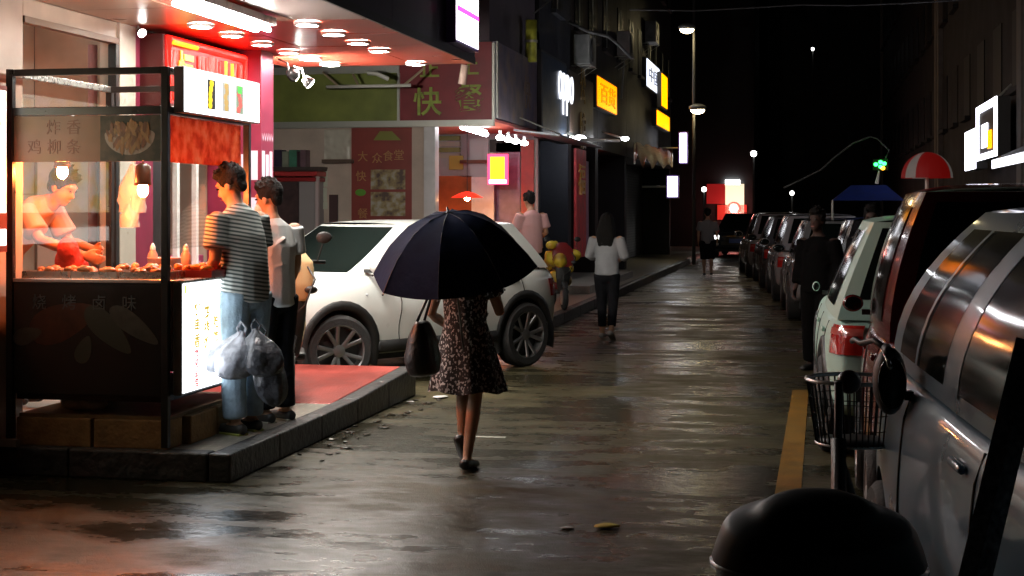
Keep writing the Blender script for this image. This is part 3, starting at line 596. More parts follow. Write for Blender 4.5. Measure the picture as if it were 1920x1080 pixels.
def stripes():
    m = bpy.data.materials.new('striped_cotton'); m.use_nodes = True; nt = m.node_tree; b = nt.nodes['Principled BSDF']; L = nt.links; N = nt.nodes.new
    tc = N('ShaderNodeTexCoord'); mp = N('ShaderNodeMapping'); mp.inputs['Rotation'].default_value = (R(5), R(-8), 0); L.new(tc.outputs['Object'], mp.inputs[0])
    wv = N('ShaderNodeTexWave'); wv.bands_direction = 'Z'; wv.inputs['Scale'].default_value = 12.5; wv.inputs['Distortion'].default_value = 1.2; wv.inputs['Detail Scale'].default_value = .6; L.new(mp.outputs[0], wv.inputs['Vector'])
    r = N('ShaderNodeValToRGB'); L.new(wv.outputs['Fac'], r.inputs[0]); r.color_ramp.elements[0].position = .36; r.color_ramp.elements[0].color = (.07, .09, .085, 1); r.color_ramp.elements[1].position = .62; r.color_ramp.elements[1].color = (.46, .48, .45, 1)
    L.new(r.outputs[0], b.inputs['Base Color']); b.inputs['Roughness'].default_value = .85; return m
denim = M('washed_denim', (.3, .42, .52), .8, var=.3, scale=12, bump=.3, bscale=60); blackcl = M('black_cloth', (.009, .009, .011), .85, var=.3, scale=10, bump=.3, spec=.12)
wht = M('white_cotton', (.62, .62, .6), .8, var=.08, scale=8, bump=.2, bscale=30); shoe_d = M('dark_shoe', (.03, .03, .028), .5); sole_g = M('lime_sole', (.4, .45, .1), .5)
# man in the striped shirt, bags in hand
SP = G(478, 812, PZ)
person('man in striped tee and washed jeans holding plastic bags at the cart', SP + Vector((-.07, 0, 0)), R(64), 1.76,
       dict(che=(0, .035, 1.25), sho=(0, .06, 1.4), nec=(0, .085, 1.47), hea=(0, .125, 1.59), shL=(-.185, .05, 1.39), shR=(.185, .07, 1.39),
            elL=(-.235, .02, 1.12), wrL=(-.19, .19, .93), elR=(.23, .08, 1.13), wrR=(.2, .16, .9), knL=(-.09, .02, .49), anL=(-.09, -.01, .085), curlL=1.1, anR=(.1, .05, .085)),
       dict(shirt=(stripes(), .72, .86, .016), trousers=(denim, 1.93, .012), shoe=shoe_d, sole=sole_g), pitch=R(-24), yaw=R(22), vox=.008, fat=1.03)
# white shirted man behind
WP = G(528, 792, PZ); WP = Vector((WP.x - .07, WP.y + .05, PZ))
person('man in white tee and black trousers with a face mask', WP, R(62), 1.66,
       dict(sho=(0, .02, 1.39), hea=(0, .06, 1.6), nec=(0, .03, 1.47), elL=(-.22, .03, 1.12), wrL=(-.2, .2, .98), wrR=(.2, .1, .9), elR=(.21, .0, 1.13)),
       dict(shirt=(wht, .7, .84, .012), trousers=(blackcl, 1.95, .01), shoe=shoe_d, sole=M('pale_sole', (.6, .6, .5), .5), mask=M('mask_white', (.7, .68, .66), .7)), pitch=R(-12), yaw=R(20), vox=.008)
# vendor leaning over the trays
person('vendor in pale tee and red apron leaning over the food trays', (-5.36, 9.32, .32), R(-93), 1.72,
       dict(pel=(0, -.1, .93), wai=(0, -.03, 1.08), che=(0, .12, 1.22), sho=(0, .24, 1.33), nec=(0, .31, 1.38), hea=(0, .4, 1.47), shL=(-.18, .22, 1.32), shR=(.18, .23, 1.32),
            elL=(-.22, .32, 1.1), wrL=(-.13, .56, 1.05), elR=(.24, .38, 1.12), wrR=(.2, .68, 1.02), hiL=(-.09, -.1, .9), hiR=(.09, -.1, .9), curlR=.7, curlL=.5),
       dict(skin=M('vendor_skin', (.4, .17, .09), .6, var=.2, scale=14), shirt=(M('vendor_tee', (.42, .24, .18), .8, var=.15), .75, .84, .02), trousers=(blackcl, 1.95, .01), shoe=shoe_d), pitch=R(-28), vox=.008)
ap = thing('apron_sleeve_cover', 'crumpled red cloth sleeve covers beside the vendor arms', 'sleeve cover', (-4.7, 9.1, 1.21))
obj('cloth', MB().ell((-4.78, 9.06, 1.3), (.1, .09, .1)).ell((-4.76, 9.0, 1.38), (.07, .08, .08)).ell((-4.8, 9.18, 1.27), (.09, .08, .07)), M('red_cloth', (.5, .03, .015), .7, var=.3, scale=20, bump=.8, bscale=25), ap, remesh=.012)
# bags the striped man holds
film = M('silver_film', (.4, .43, .5), .22, var=.5, scale=14, bump=.6, bscale=22); filmd = M('dark_film', (.1, .11, .13), .25, var=.5, scale=16, bump=.7, bscale=22)
def carrier(label, top, lean, h_, w_, m, seed):
    """thin bag: gathered neck, creased shoulders, rounded sagging bottom"""
    rn = random.Random(seed); t = thing('carrier_bag', label, 'bag', top, group='thin plastic bags held by the man in the striped tee'); P = []; top = Vector(top); lean = Vector(lean)
    cr = [(rn.uniform(0, 6.28), rn.uniform(.1, .28), rn.randint(3, 8)) for _ in range(4)]
    prof = ((0, .1), (.08, .16), (.2, .42), (.33, .72), (.5, .93), (.66, 1.0), (.8, .97), (.9, .82), (.97, .5), (1., .12))
    for f, q in prof:
        row = []
        for j in range(36):
            a = 2 * math.pi * j / 36; wob = 1 + sum(am * (1 - .55 * f) * abs(math.sin(a * n / 2 + ph + 2 * f)) - am * .4 for ph, am, n in cr) + rn.uniform(-.035, .035)
            row.append(top + lean * f + Vector((w_ * q * math.cos(a) * wob, w_ * .6 * q * math.sin(a) * wob, -h_ * f + .012 * math.sin(4 * a + seed) * q)))
        P.append(row)
    obj('sack', MB().grid(P, cv=True), m, t, sub=1)
    for s in (-1, 1): obj('handle', MB().tube([top + Vector((s * .015, 0, -.03)), top + Vector((s * .03, .005, .02)), top + Vector((0, 0, .06))], .006), m, t)
hb2 = DP(452, 620, 9.55)
carrier('silvery plastic bag swinging towards the lit panel', hb2, (-.2, -.05, 0), .27, .125, film, 1)
carrier('bluish silver plastic bag hanging from the hand over the jeans', hb2 + Vector((.03, -.06, 0)), (-.05, -.06, 0), .3, .14, film, 4)
carrier('dark plastic bag with pale streaks at the hip of the striped man', hb2 + Vector((.12, -.06, .02)), (.08, -.04, 0), .3, .15, filmd, 2)
carrier('long dark plastic bag hanging low behind the jeans', hb2 + Vector((.14, .0, -.02)), (.08, 0, 0), .46, .11, filmd, 6)
# woman under the umbrella
dress = ramp_mat('speckled_dress', 'ShaderNodeTexNoise', [(0, (.01, .01, .011)), (.56, (.012, .012, .013)), (.6, (.42, .45, .46)), (1, (.5, .52, .53))], rough=.85, vscale=(1, 1, .7), setup=lambda t: (setattr(t.inputs['Scale'], 'default_value', 70), setattr(t.inputs['Detail'], 'default_value', 1.5)))
UP = G(882, 884)
person('woman in speckled black dress walking away under a black umbrella', UP + Vector((-.06, .12, 0)), R(-6), 1.5,
       dict(anR=(.055, -.12, .1), knR=(.07, .01, .5), anL=(-.04, .05, .2), knL=(-.065, .14, .56), toL=.85, toR=.1, elR=(.26, .02, 1.13), wrR=(.16, .22, 1.2), elL=(-.26, -.02, 1.12), wrL=(-.2, .15, 1.02), hea=(0, .05, 1.57), nec=(0, .03, 1.45)),
       dict(shirt=(dress, .5, 1.0, .012), skirt=(dress, .56, .14), shoe=M('black_shoe', (.012, .012, .012), .4), skin=M('leg_skin', (.48, .28, .18), .6, var=.25, scale=10, sub=.1), long=True), vox=.009)
def umbrella():
    t = thing('umbrella', 'large black umbrella held low over the woman in the dress', 'umbrella', UP)
    C = DP(850, 487, 9.15); tilt = Matrix.Rotation(R(-8), 4, 'Z') @ Matrix.Rotation(R(17), 4, 'X'); TFm = Matrix.Translation(C) @ tilt
    RR, HH = .515, .37; N8 = 8
    for k in range(N8):
        P = []
        for i in range(11):
            f = i / 10; row = []
            for j in range(9):
                g = j / 8; a = 2 * math.pi * (k + g) / N8 + R(10); sag = 4 * g * (1 - g); r = RR * f * (1 - .075 * sag * f)
                row.append(Vector((r * math.cos(a), r * math.sin(a), HH * (1 - f ** 2.3) - .07 - .03 * sag * f * (1 - f * .5))))
            P.append(row)
        obj('canopy_panel', MB().grid(P), M('umbrella_cloth', (.014, .019, .045), .85, var=.3, scale=4, bump=.25, bscale=14, spec=.04), t, tf=TFm, smooth=True)
        a = 2 * math.pi * k / N8 + R(10); rib = [(RR * f * math.cos(a), RR * f * math.sin(a), HH * (1 - f ** 2.3) - .078) for f in (0, .25, .5, .75, .9, 1.0)]
        obj('seam', MB().tube([Vector(p) + Vector((0, 0, .0105)) for p in rib], .0022, 5), M('seam_grey', (.05, .05, .06), .6), t, tf=TFm); obj('rib_tip', MB().ell(Vector(rib[-1]) * 1.012, (.007, .007, .007), nu=8, nv=6), M('rib_steel', (.2, .2, .2), .3, metal=.9), t, tf=TFm, smooth=True)
        obj('rib', MB().tube(rib, .003, 6), M('rib_steel', (.2, .2, .2), .3, metal=.9), t, tf=TFm)
    obj('shaft', MB().cyl((0, 0, HH - .04), (0, 0, -.6), .007, n=10), M('rib_steel', (.2, .2, .2), .3, metal=.9), t, tf=TFm, smooth=True)
    obj('ferrule', MB().cyl((0, 0, HH - .075), (0, 0, HH - .03), .008, .004, n=10), blk, t, tf=TFm, smooth=True)
umbrella()
hbg = thing('handbag', 'black shoulder bag hanging at the elbow of the woman', 'handbag', UP)
hp = DP(792, 645, 9.12); bagm = M('black_leather', (.015, .014, .015), .42, var=.3, bump=.3)
obj('pouch', MB().sweep([hp + Vector((0, 0, .13)), hp + Vector((.0, 0, .05)), hp + Vector((0, 0, -.09)), hp + Vector((.01, 0, -.17))], [(.045, .09), (.085, .12), (.115, .135), (.1, .12)], cap=.3), bagm, hbg, remesh=.012)
obj('strap', MB().tube([hp + Vector((-.02, -.05, .14)), hp + Vector((.04, -.03, .28)), hp + Vector((.08, 0, .33)), hp + Vector((.04, .05, .28)), hp + Vector((0, .05, .14))], .009), bagm, hbg, smooth=True)
# woman with long hair
LP = G(1138, 637)
person('woman with long black hair in a pale top walking away', LP, R(-8), 1.57,
       dict(elL=(-.26, .0, 1.15), wrL=(-.15, .2, 1.1), elR=(.26, .0, 1.14), wrR=(.15, .2, 1.1), anL=(-.1, .12, .1), knL=(-.1, .1, .5), anR=(.1, -.14, .13), knR=(.08, .03, .5), toR=.5),
       dict(shirt=(M('pale_blouse', (.32, .32, .33), .8, var=.15), 1.5, .9, .012), trousers=(blackcl, 1.8, .0), shoe=M('pale_shoe', (.4, .36, .34), .6), long=True), vox=.012)
# walker far down the street
FPp = G(1327, 518)
person('distant walker in grey tee and black shorts', FPp, R(4), 1.62, dict(anL=(-.09, .08, .1), anR=(.09, -.12, .12), knR=(.09, .0, .49)),
       dict(shirt=(M('grey_tee', (.2, .2, .2), .8), .8, .85, .02), trousers=(blackcl, 1.1, .03), shoe=shoe_d), vox=.018)
# man lit orange at the takeaway
OP = DP(996, 400, 22); OP = Vector((OP.x, OP.y, .16))
person('man in a pale pink tee lit orange outside the takeaway', OP, R(38), 1.72,
       dict(elL=(-.25, .05, 1.12), wrL=(-.2, .25, 1.02), wrR=(.2, .25, 1.02), hea=(0, .06, 1.59)),
       dict(shirt=(M('pink_tee', (.7, .4, .38), .8), .7, .84, .025), trousers=(blackcl, 1.95, .01), shoe=shoe_d), pitch=R(-20), vox=.014)
# dim figures between the parked cars, shade put into skin and cloth
person('dim figure in dark clothes standing behind the pale green car', Vector((DP(1534, 500, 15.2).x, DP(1534, 500, 15.2).y, 0)), R(150), 1.63, {}, dict(skin=M('skin_shaded', (.07, .04, .03), .7), shirt=(M('cloth_shaded', (.003, .003, .003), .9, spec=.1), 1.8, .84, .03), trousers=(M('cloth_shaded'), 1.95, .015), shoe=shoe_d), vox=.016)
q = DP(1636, 500, 14.6); person('dim figure seen over the roof of the pale green car', Vector((q.x, q.y, 0)), R(170), 1.66, {}, dict(skin=M('skin_shaded', (.12, .07, .05), .7), shirt=(blackcl, 1.8, .84, .03), trousers=(blackcl, 1.95, .015), shoe=shoe_d), vox=.016)
# ------------------------------------------------------------------ cars
tyre_m = M('tyre_rubber', (.016, .016, .016), .75, bump=.3, bscale=60); rim_m = M('alloy', (.28, .28, .28), .35, metal=.85); rim_d = M('rim_dark', (.03, .03, .03), .4)
carglass = M('tinted_glass', (.006, .009, .008), .1, spec=.28); farglass = M('dull_glass', (.008, .009, .01), .5, spec=.2); clad = M('black_plastic', (.02, .02, .02), .5, var=.2); chrome = M('chrome', (.7, .7, .7), .12, metal=1)  # farglass is a rough, dull glass
amb = M('amber_lens', (.6, .25, .02), .15, coat=1); redl = M('red_lens', (.45, .02, .015), .15, coat=1); clearl = M('clear_lens', (.6, .62, .65), .08, coat=1); plate_m = M('blue_plate', (.02, .07, .35), .4); seam_m = M('seam', (.01, .01, .01), .6)
import bmesh
def outward(me):
    bm = bmesh.new(); bm.from_mesh(me); bmesh.ops.recalc_face_normals(bm, faces=bm.faces); bm.to_mesh(me); bm.free()
def bake(mb, sub, cuts):
    me = bpy.data.meshes.new('t'); me.from_pydata([tuple(p) for p in mb.v], [], mb.f); me.update(); outward(me)
    o = bpy.data.objects.new('t', me); col.objects.link(o); s = o.modifiers.new('s', 'SUBSURF'); s.levels = sub; tmp = []
    for c in cuts:
        cm = bpy.data.meshes.new('c'); cm.from_pydata([tuple(p) for p in c.v], [], c.f); cm.update(); outward(cm); co = bpy.data.objects.new('c', cm); col.objects.link(co); tmp.append(co)
        bo = o.modifiers.new('b', 'BOOLEAN'); bo.operation = 'DIFFERENCE'; bo.object = co; bo.solver = 'EXACT'
    res = bpy.data.meshes.new_from_object(o.evaluated_get(bpy.context.evaluated_depsgraph_get()))
    for q in [o] + tmp: m = q.data; bpy.data.objects.remove(q); bpy.data.meshes.remove(m)
    return res
WHEELS = {}
def wheel_meshes(r, style):
    key = (round(r, 3), style)
    if key in WHEELS: return WHEELS[key]
    w_ = .105; ro = r * .72
    X = Matrix.Rotation(R(90), 4, 'Y')   # axle along x, outer face towards +x
    ty = MB().lathe([(ro, -w_), (r * .9, -w_ * 1.02), (r * .985, -w_ * .8), (r, -w_ * .5), (r, w_ * .5), (r * .985, w_ * .8), (r * .9, w_ * 1.02), (ro, w_)], 40, X, closed=True)
    rm_ = MB().lathe([(ro, w_ * .98), (ro * .95, w_ * .9), (ro * .93, w_ * .3), (ro * .93, -w_)], 36, X)
    bk_ = MB().lathe([(ro * .94, w_ * .1), (.0, w_ * .1)], 24, X)
    sp_ = MB()
    for k in range(5):
        for da in ((-.2, .2) if style else (0,)):
            a = 2 * math.pi * k / 5 + .3; a0, a1 = a + da * .35, a + da * 1.25; wd = .022 if style else .05
            p0 = Vector((w_ * .55, .05 * math.cos(a0), .05 * math.sin(a0))); p1 = Vector((w_ * .88, ro * .95 * math.cos(a1), ro * .95 * math.sin(a1)))
            sp_.sweep([p0, p0.lerp(p1, .5), p1], [(wd, .016), (wd * .9, .014), (wd, .014)], side=(0, -math.sin(a), math.cos(a)), n=8, cap=0)
    hub = MB().lathe([(.06, w_ * .4), (.058, w_ * .72), (.03, w_ * .78), (0, w_ * .78)], 16, X); sp_.add(hub.v, hub.f)
    out = []
    for nm, mb, m in (('tyre', ty, tyre_m), ('rim', rm_, rim_m), ('brake', bk_, rim_d), ('spokes', sp_, rim_m)):
        me = bpy.data.meshes.new(nm); me.from_pydata([tuple(p) for p in mb.v], [], mb.f); me.update(); me.materials.append(m); me.polygons.foreach_set('use_smooth', [True] * len(me.polygons)); me.set_sharp_from_angle(angle=R(40)); out.append(me)
    WHEELS[key] = out; return out
def car(label, cat, loc, rz, body, L_=4.1, W_=1.76, H=1.6, wb=2.55, wr=.33, fo=.8, zb=.22, belt=.98, hood=.93, nose=.72, ya=.95, yrf=.35, yrr=-1.5, yrb=-1.95, hwt=.6, tail=.98, cladding=True, style=1, steer=0., tail_m=redl, name='parked_car', group=None, wipe=True, light=None, sides=None, mir=(.11, .06, .075, .07), mir_m=None, tl=.24, pil_m=None, bars=(), mdy=-.22, fq=.9, hqe=1.15):
    """y forward, origin on the ground under the middle; ya/yrf windscreen foot and head, yrb/yrr rear glass foot and head"""
    t = thing(name, label, cat, (0, 0, 0), 0, group); hw = W_ / 2; yf = L_ / 2; yr = -yf; fa = yf - fo; ra = fa - wb
    wd = lambda y: np.interp(y, [yr, yr + .06, yr + .3, yr + .9, 0, yf - .9, yf - .35, yf - .08, yf], [.8, .87, .95, .985, 1, .985, .93, .8, .7])
    tp = lambda y: np.interp(y, [yr, yr + .05, yrb, ya, ya + .1, yf - .25, yf - .04, yf], [tail - .12, tail - .03, belt, belt + .0, belt - .01, hood - .06, nose + .06, nose - .03])
    bt = lambda y: np.interp(y, [yr, yr + .25, yr + .6, yf - .6, yf - .2, yf], [zb + .14, zb + .06, zb, zb, zb + .05, zb + .1])
    sec = [(0, 0), (.7, 0), (.9, .02), (.97, .1), (.985, .25), (1.0, .5), (.99, .68), (.965, .84), (.93, .94), (.86, .99), (.6, 1.005), (0, 1.02)]
    ysn = sorted({yr, yr + .03, yr + .12, yr + .35, ra - .42, ra, ra + .45, -.3, .15, .55, ya, ya + .14, fa - .4, fa, fa + .4, yf - .25, yf - .1, yf - .03, yf})
    P = []
    for y in ysn:
        w1, z0, z1 = wd(y) * hw, bt(y), tp(y); row = [Vector((fx * w1, y, z0 + fz * (z1 - z0))) for fx, fz in sec]
        row += [Vector((-p.x, p.y, p.z)) for p in row[-2:0:-1]]; P.append(row)
    mb = MB().grid(P, cv=True); n = len(P[0]); mb.f.append(tuple(range(n))[::-1][::-1]); mb.f.append(tuple((len(P) - 1) * n + j for j in range(n))[::-1])
    cuts = [MB().cyl((s * (hw - .3), y, wr), (s * (hw + .3), y, wr), wr + .055, n=36) for s in (-1, 1) for y in (fa, ra)]
    me = bake(mb, 2, cuts); me.materials.clear(); me.materials.append(body); me.polygons.foreach_set('use_smooth', [True] * len(me.polygons)); me.set_sharp_from_angle(angle=R(35)); me.name = 'body'; me.materials.append(clad)
    for p in me.polygons:   # liners of the wheel wells are black
        c = p.center
        if any(math.hypot(c.y - y, c.z - wr) < wr + .07 for y in (fa, ra)) and (abs(p.normal.x) < .5 or abs(c.x) < hw - .27): p.material_index = 1
    bo = obj('body', me, body, t)
    bvh = BVHTree.FromPolygons([v.co.copy() for v in me.vertices], [tuple(p.vertices) for p in me.polygons])
    def side(s, y, z, off=.003):
        h = bvh.ray_cast(Vector((s * 3, y, z)), Vector((-s, 0, 0)))[0]; return None if h is None else h + Vector((s * off, 0, 0))
    def proj(name, c, right, up, w2, h2, m, off=.008, nn=8, shape=None, parent=bo):
        c, right, up = Vector(c), Vector(right).normalized(), Vector(up).normalized(); d = right.cross(up); rows = []
        for i in range(nn + 1):
            row = []
            for j in range(nn + 1):
                u, v = j / nn * 2 - 1, i / nn * 2 - 1
                if shape: u, v = shape(u, v)
                o_ = c + right * u * w2 + up * v * h2 + d * 2; h = bvh.ray_cast(o_, -d)
                if h[0] is None: return None
                row.append(h[0] + h[1].normalized() * off)
            rows.append(row)
        return obj(name, MB().grid(rows), m, parent, smooth=True)
    # greenhouse
    hwb = hw * .915; lerp = lambda a, b, f: a + (b - a) * f; roofz = H - .045
    yfr = lambda q: lerp(ya, yrf, q ** fq); yrr_ = lambda q: lerp(yrb, yrr, q ** 1.1); hq = lambda q: hwb + (hwt - hwb) * q ** hqe; zq = lambda q: lerp(belt - .02, roofz, q)
    pl_ = lambda s: 1 - .06 * (2 * s - 1) ** 2
    S = lambda sg: (lambda s, q: Vector((sg * hq(q) * pl_(s), lerp(yfr(q), yrr_(q), s), zq(q))))
    FW = lambda u, q: Vector((u * hq(q) * .94, yfr(q) + .13 * (1 - u * u), zq(q)))
    RW = lambda u, q: Vector((u * hq(q) * .94, yrr_(q) - .08 * (1 - u * u), zq(q)))
    RF = lambda u, s: Vector((u * hq(1) * pl_(s), lerp(yfr(1) + .13 * (1 - u * u), yrr_(1) - .08 * (1 - u * u), s), roofz + .045 * (1 - u ** 4) * (1 - .55 * (2 * s - 1) ** 4)))
    cen = Vector((0, (ya + yrb) / 2, belt))
    def patch(fn, a0, a1, b0, b1, off=0., nu=10, nv=8, shape=None):
        rows = []
        for i in range(nu + 1):
            row = []
            for j in range(nv + 1):
                a, b = lerp(a0, a1, i / nu), lerp(b0, b1, j / nv)
                if shape: a, b = shape(a, b)
                p = fn(a, b)
                if off:
                    e = 1e-3; nn = (fn(a + e, b) - p).cross(fn(a, b + e) - p).normalized()
                    if nn.dot(p - cen) < 0: nn = -nn
                    p = p + nn * off
                row.append(p)
            rows.append(row)
        return MB().grid(rows)
    gh = MB()
    for fn, a, b in ((S(1), 0, 1), (S(-1), 0, 1), (FW, -1, 1), (RW, -1, 1)): q = patch(fn, a, b, 0, 1); gh.add(q.v, q.f)
    q = patch(RF, -1, 1, 0, 1, nu=12, nv=10); gh.add(q.v, q.f)
    obj('cabin', gh, body, t, smooth=True)
    obj('windscreen', patch(FW, -.93, .93, .05, .95, .005), carglass, t, smooth=True)
    obj('rear_window', patch(RW, -.86, .86, .2, .93, .005), carglass, t, smooth=True)
    sp = sides or (.07, .46, .5, .84)
    for sg in (-1, 1):
        obj('side_window', patch(S(sg), sp[0], sp[1], .1, .9, .005, shape=lambda a, b: (max(a, sp[0] + .0 * b), b)), carglass, t, smooth=True)
        obj('side_window', patch(S(sg), sp[2], sp[3], .1, .9, .005), carglass, t, smooth=True)
        obj('pillar', patch(S(sg), sp[1] + .004, sp[2] - .004, .08, .92, .006, nu=3), pil_m or clad, t, smooth=True)
        for s0 in bars: obj('divider', patch(S(sg), s0, s0 + .012, .1, .9, .01, nu=2), body, t, smooth=True)
        # mirror
        mp = Vector((sg * (hw * .95 + mir[0] * .8), ya + mdy, belt + mir[3]))
        mo = obj('mirror', MB().ell(mp, mir[:3]), mir_m or body, t, smooth=True); obj('mirror_glass', MB().ell(mp + Vector((0, -mir[1] * .86, 0)), (mir[0] * .82, .012, mir[2] * .78)), carglass, mo, smooth=True)
        obj('mirror_arm', MB().obox(mp + Vector((-sg * .11, 0, -.05)), (.12, .05, .03)), clad, mo)
        # door seams and handles
        for y in (lerp(ya, yrb, .2), lerp(ya, yrb, .52), lerp(ya, yrb, .83)):
            ps = [side(sg, y + .02 * math.sin(k), zb + .14 + k * (belt - zb - .2) / 8) for k in range(9)]; ps = [p for p in ps if p is not None]
            if len(ps) > 3: obj('door_seam', MB().tube(ps, .004, 5), seam_m, bo)
        for y in (lerp(ya, yrb, .46), lerp(ya, yrb, .77)):
            p = side(sg, y, belt - .13, .012)
            if p is not None: obj('door_handle', MB().sweep([p + Vector((0, -.08, 0)), p + Vector((0, .08, 0))], [(.012, .014)] * 2, n=8), body, bo, smooth=True)
        # wheel-arch cladding and sills
        if cladding:
            for y in (fa, ra):
                rows = []
                for k in range(19):
                    a = math.pi * (-.12 + 1.24 * k / 18); rows.append([])
                    for rr in (wr + .04, wr + .055, wr + .12, wr + .135):
                        py, pz = y + rr * math.cos(a), wr + rr * math.sin(a); h = bvh.ray_cast(Vector((sg * 3, py + (.0), max(pz, zb + .08))), Vector((-sg, 0, 0)))[0]
                        xx = abs(h.x) if h is not None and abs(h.x) > hw * .75 else hw * .93
                        rows[-1].append(Vector((sg * (max(xx, hw * .9) + (.014 if rr in (wr + .055, wr + .12) else -.01)), py, pz)))
                obj('arch_cladding', MB().grid(rows), clad, bo, smooth=True)
            sl = [side(sg, y, zb + .1, .006) for y in np.linspace(ra + wr + .12, fa - wr - .12, 8)]
            if all(p is not None for p in sl): obj('sill', MB().sweep(sl, [(.03, .06)] * 8, side=(1, 0, 0), n=8), clad, bo, smooth=True)
        # lights
        tw = proj('tail_light', (sg * hw * .86, yr, tail - tl), (.86, sg * .5, 0), (0, 0, 1), .13, .09, tail_m, .012)
        if tw: proj('tail_light_strip', (sg * hw * .86, yr, tail - tl + .05), (.86, .5 * sg, 0), (0, 0, 1), .13, .02, M('red_strip', (.5, .1, .08), .15, coat=1), .018, 4, parent=tw)
        hl = proj('headlight', (sg * hw * .78, yf - .12, nose - .05), (-.8, .6 * sg, 0), (0, 0, 1), .17, .055, light or clearl, .01)
        proj('fog_light', (sg * hw * .72, yf, zb + .22), (-.9, .4 * sg, 0), (0, 0, 1), .06, .035, clearl, .008, 4)
    proj('grille', (0, yf, nose - .12), (-1, 0, 0), (0, 0, 1), hw * .45, .05, clad, .006); proj('lower_grille', (0, yf, zb + .25), (-1, 0, 0), (0, 0, 1), hw * .55, .06, clad, .006)
    proj('number_plate', (0, yr, tail - .3), (1, 0, 0), (0, 0, 1), .22, .07, plate_m, .012, 4); proj('rear_bumper', (0, yr, zb + .22), (1, 0, 0), (0, 0, 1), hw * .72, .07, clad, .008)
    proj('number_plate', (0, yf, zb + .33), (-1, 0, 0), (0, 0, 1), .22, .07, plate_m, .014, 4)
    obj('underbody', MB().box(-hw * .8, hw * .8, yr + .3, yf - .3, zb - .04, zb + .25), seam_m, t)
    for sg in (-1, 1):
        for yy in (fa - .3, fa - .68):
            p = side(sg, yy, belt - .2, .002)
            if cladding and p is not None: obj('side_repeater', MB().ell(p, (.006, .016, .012), nu=10, nv=6), clearl if yy > fa - .4 else clad, bo, smooth=True)
    # wheels
    ms = wheel_meshes(wr, style)
    for sg in (-1, 1):
        for y in (fa, ra):
            wh = None
            for me2 in ms:
                o = bpy.data.objects.new('wheel' if wh is None else me2.name.split('.')[0], me2); col.objects.link(o)
                if wh is None:
                    wh = o; o.parent = t; o.location = (sg * (hw - .115), y, wr); o.rotation_euler = (random.uniform(0, 6), 0, (0 if sg > 0 else math.pi) + (steer if y == fa else 0))
                else: o.parent = wh
    place(t, loc, rz); return t
paint = lambda k, c=(.5, .5, .5), r=.25, metal=0.: M('paint_' + k, c, r, metal=metal, coat=.5 if r < .35 else .15, var=.06, scale=3)
# white compact SUV nosing out of the alley
A = Vector((-4.25, 13.22, 0)); B = Vector((-2.98, 15.25, 0)); hd_ = math.atan2(-(A.x - B.x), (A.y - B.y)); ax = (A - B).normalized(); rt_ = Vector((ax.y, -ax.x, 0))
Ls, wbs, fos, Ws = 3.9, 2.5, .8, 1.76
wa = (A + B) / 2; mid = wa + ax * (Ls / 2 - fos - (2.5 / 2) - 0) * -1 + ax * 0
# the visible flank is the car's own side that faces the street; the axle midpoint on that flank is wa
mid = wa + rt_ * (Ws / 2 - .1) - ax * ((Ls / 2 - fos - wbs / 2))
car('white compact car with black wheel arches beside the red paving', 'car', mid, hd_, paint('white', (.7, .73, .7), .3), L_=Ls, W_=Ws, H=1.53, wb=wbs, wr=.335, fo=fos, zb=.25, belt=1.04, hood=1.0, nose=.86, ya=1.0, yrf=.2, yrr=-1.4, yrb=-1.78, hwt=.63, tail=1.05, steer=-R(16), name='white_car')
# row parked along the yellow line
car('pale green hatchback parked beside the yellow line', 'car', (.9, 11.75, 0), R(.5), paint('mint', (.4, .58, .5), .4), L_=4.0, W_=1.74, H=1.6, belt=.95, tail=.96, hwt=.52, yrr=-1.35, yrb=-1.9, cladding=True, style=0, tl=.16, mir=(.03, .03, .04, .06))
car('small dark red car with red tail lamps behind the basket bicycle', 'car', (1.0, 8.18, 0), R(0), paint('darkred', (.16, .012, .012), .16), L_=2.3, W_=1.5, H=1.77, wb=1.6, wr=.26, fo=.35, zb=.2, belt=1.05, hood=1.02, nose=.8, ya=.9, yrf=.55, yrr=-.95, yrb=-1.1, hwt=.5, tail=1.22, cladding=False, style=0, tl=.17, mir=(.06, .04, .05, .05), hqe=1.8)
SV = car('silver minivan with black side mirror parked by the basket bicycle', 'minivan', (1.16, 4.45, 0), R(5), paint('silver', (.11, .21, .29), .3), L_=4.6, W_=1.58, H=1.68, wb=2.9, wr=.29, fo=.65, zb=.2, belt=1.06, hood=1.02, nose=.8, ya=1.8, yrf=.95, yrr=-2.05, yrb=-2.2, hwt=.52, tail=1.1, cladding=False, style=0, sides=(.07, .34, .41, .97), pil_m=paint('silver'), bars=(.19,), mir=(.06, .07, .12, -.02), mir_m=clad, mdy=-.75, fq=1.9, hqe=2.1)
# more cars further along, street bending away
fars = [('dark hatchback', (.9, 19.2), 2, (.03, .03, .035), 1.55), ('grey saloon', (.35, 23.9), 3, (.3, .3, .31), 1.5), ('pale silver car', (.0, 28.4), 4, (.45, .45, .46), 1.55), ('dark grey car', (-.4, 33.), 5, (.08, .08, .085), 1.5), ('silver car', (-.9, 37.6), 6, (.4, .4, .42), 1.55)]
ords = ('second', 'third', 'fourth', 'fifth', 'sixth')
for i, (nm, (x, y), rz, c, H) in enumerate(fars):
    car('%s parked %s along the row of cars beyond the pale green one' % (nm, ords[i]), 'car', (x + .1, y, 0), R(rz), paint('far%d' % i, c, .22, .3), L_=4.2, W_=1.76, H=H, belt=.93, tail=.95, cladding=False, style=0, group='cars parked along the street')
q = DP(1393, 470, 52); car('dark car facing this way with headlights on at the street end', 'car', (q.x, q.y, 0), R(176), paint('navy', (.02, .025, .04), .2), L_=4.3, W_=1.78, H=1.5, belt=.92, hood=.9, cladding=False, style=0, light=E('lamp_head', (1, .98, .95), 9))
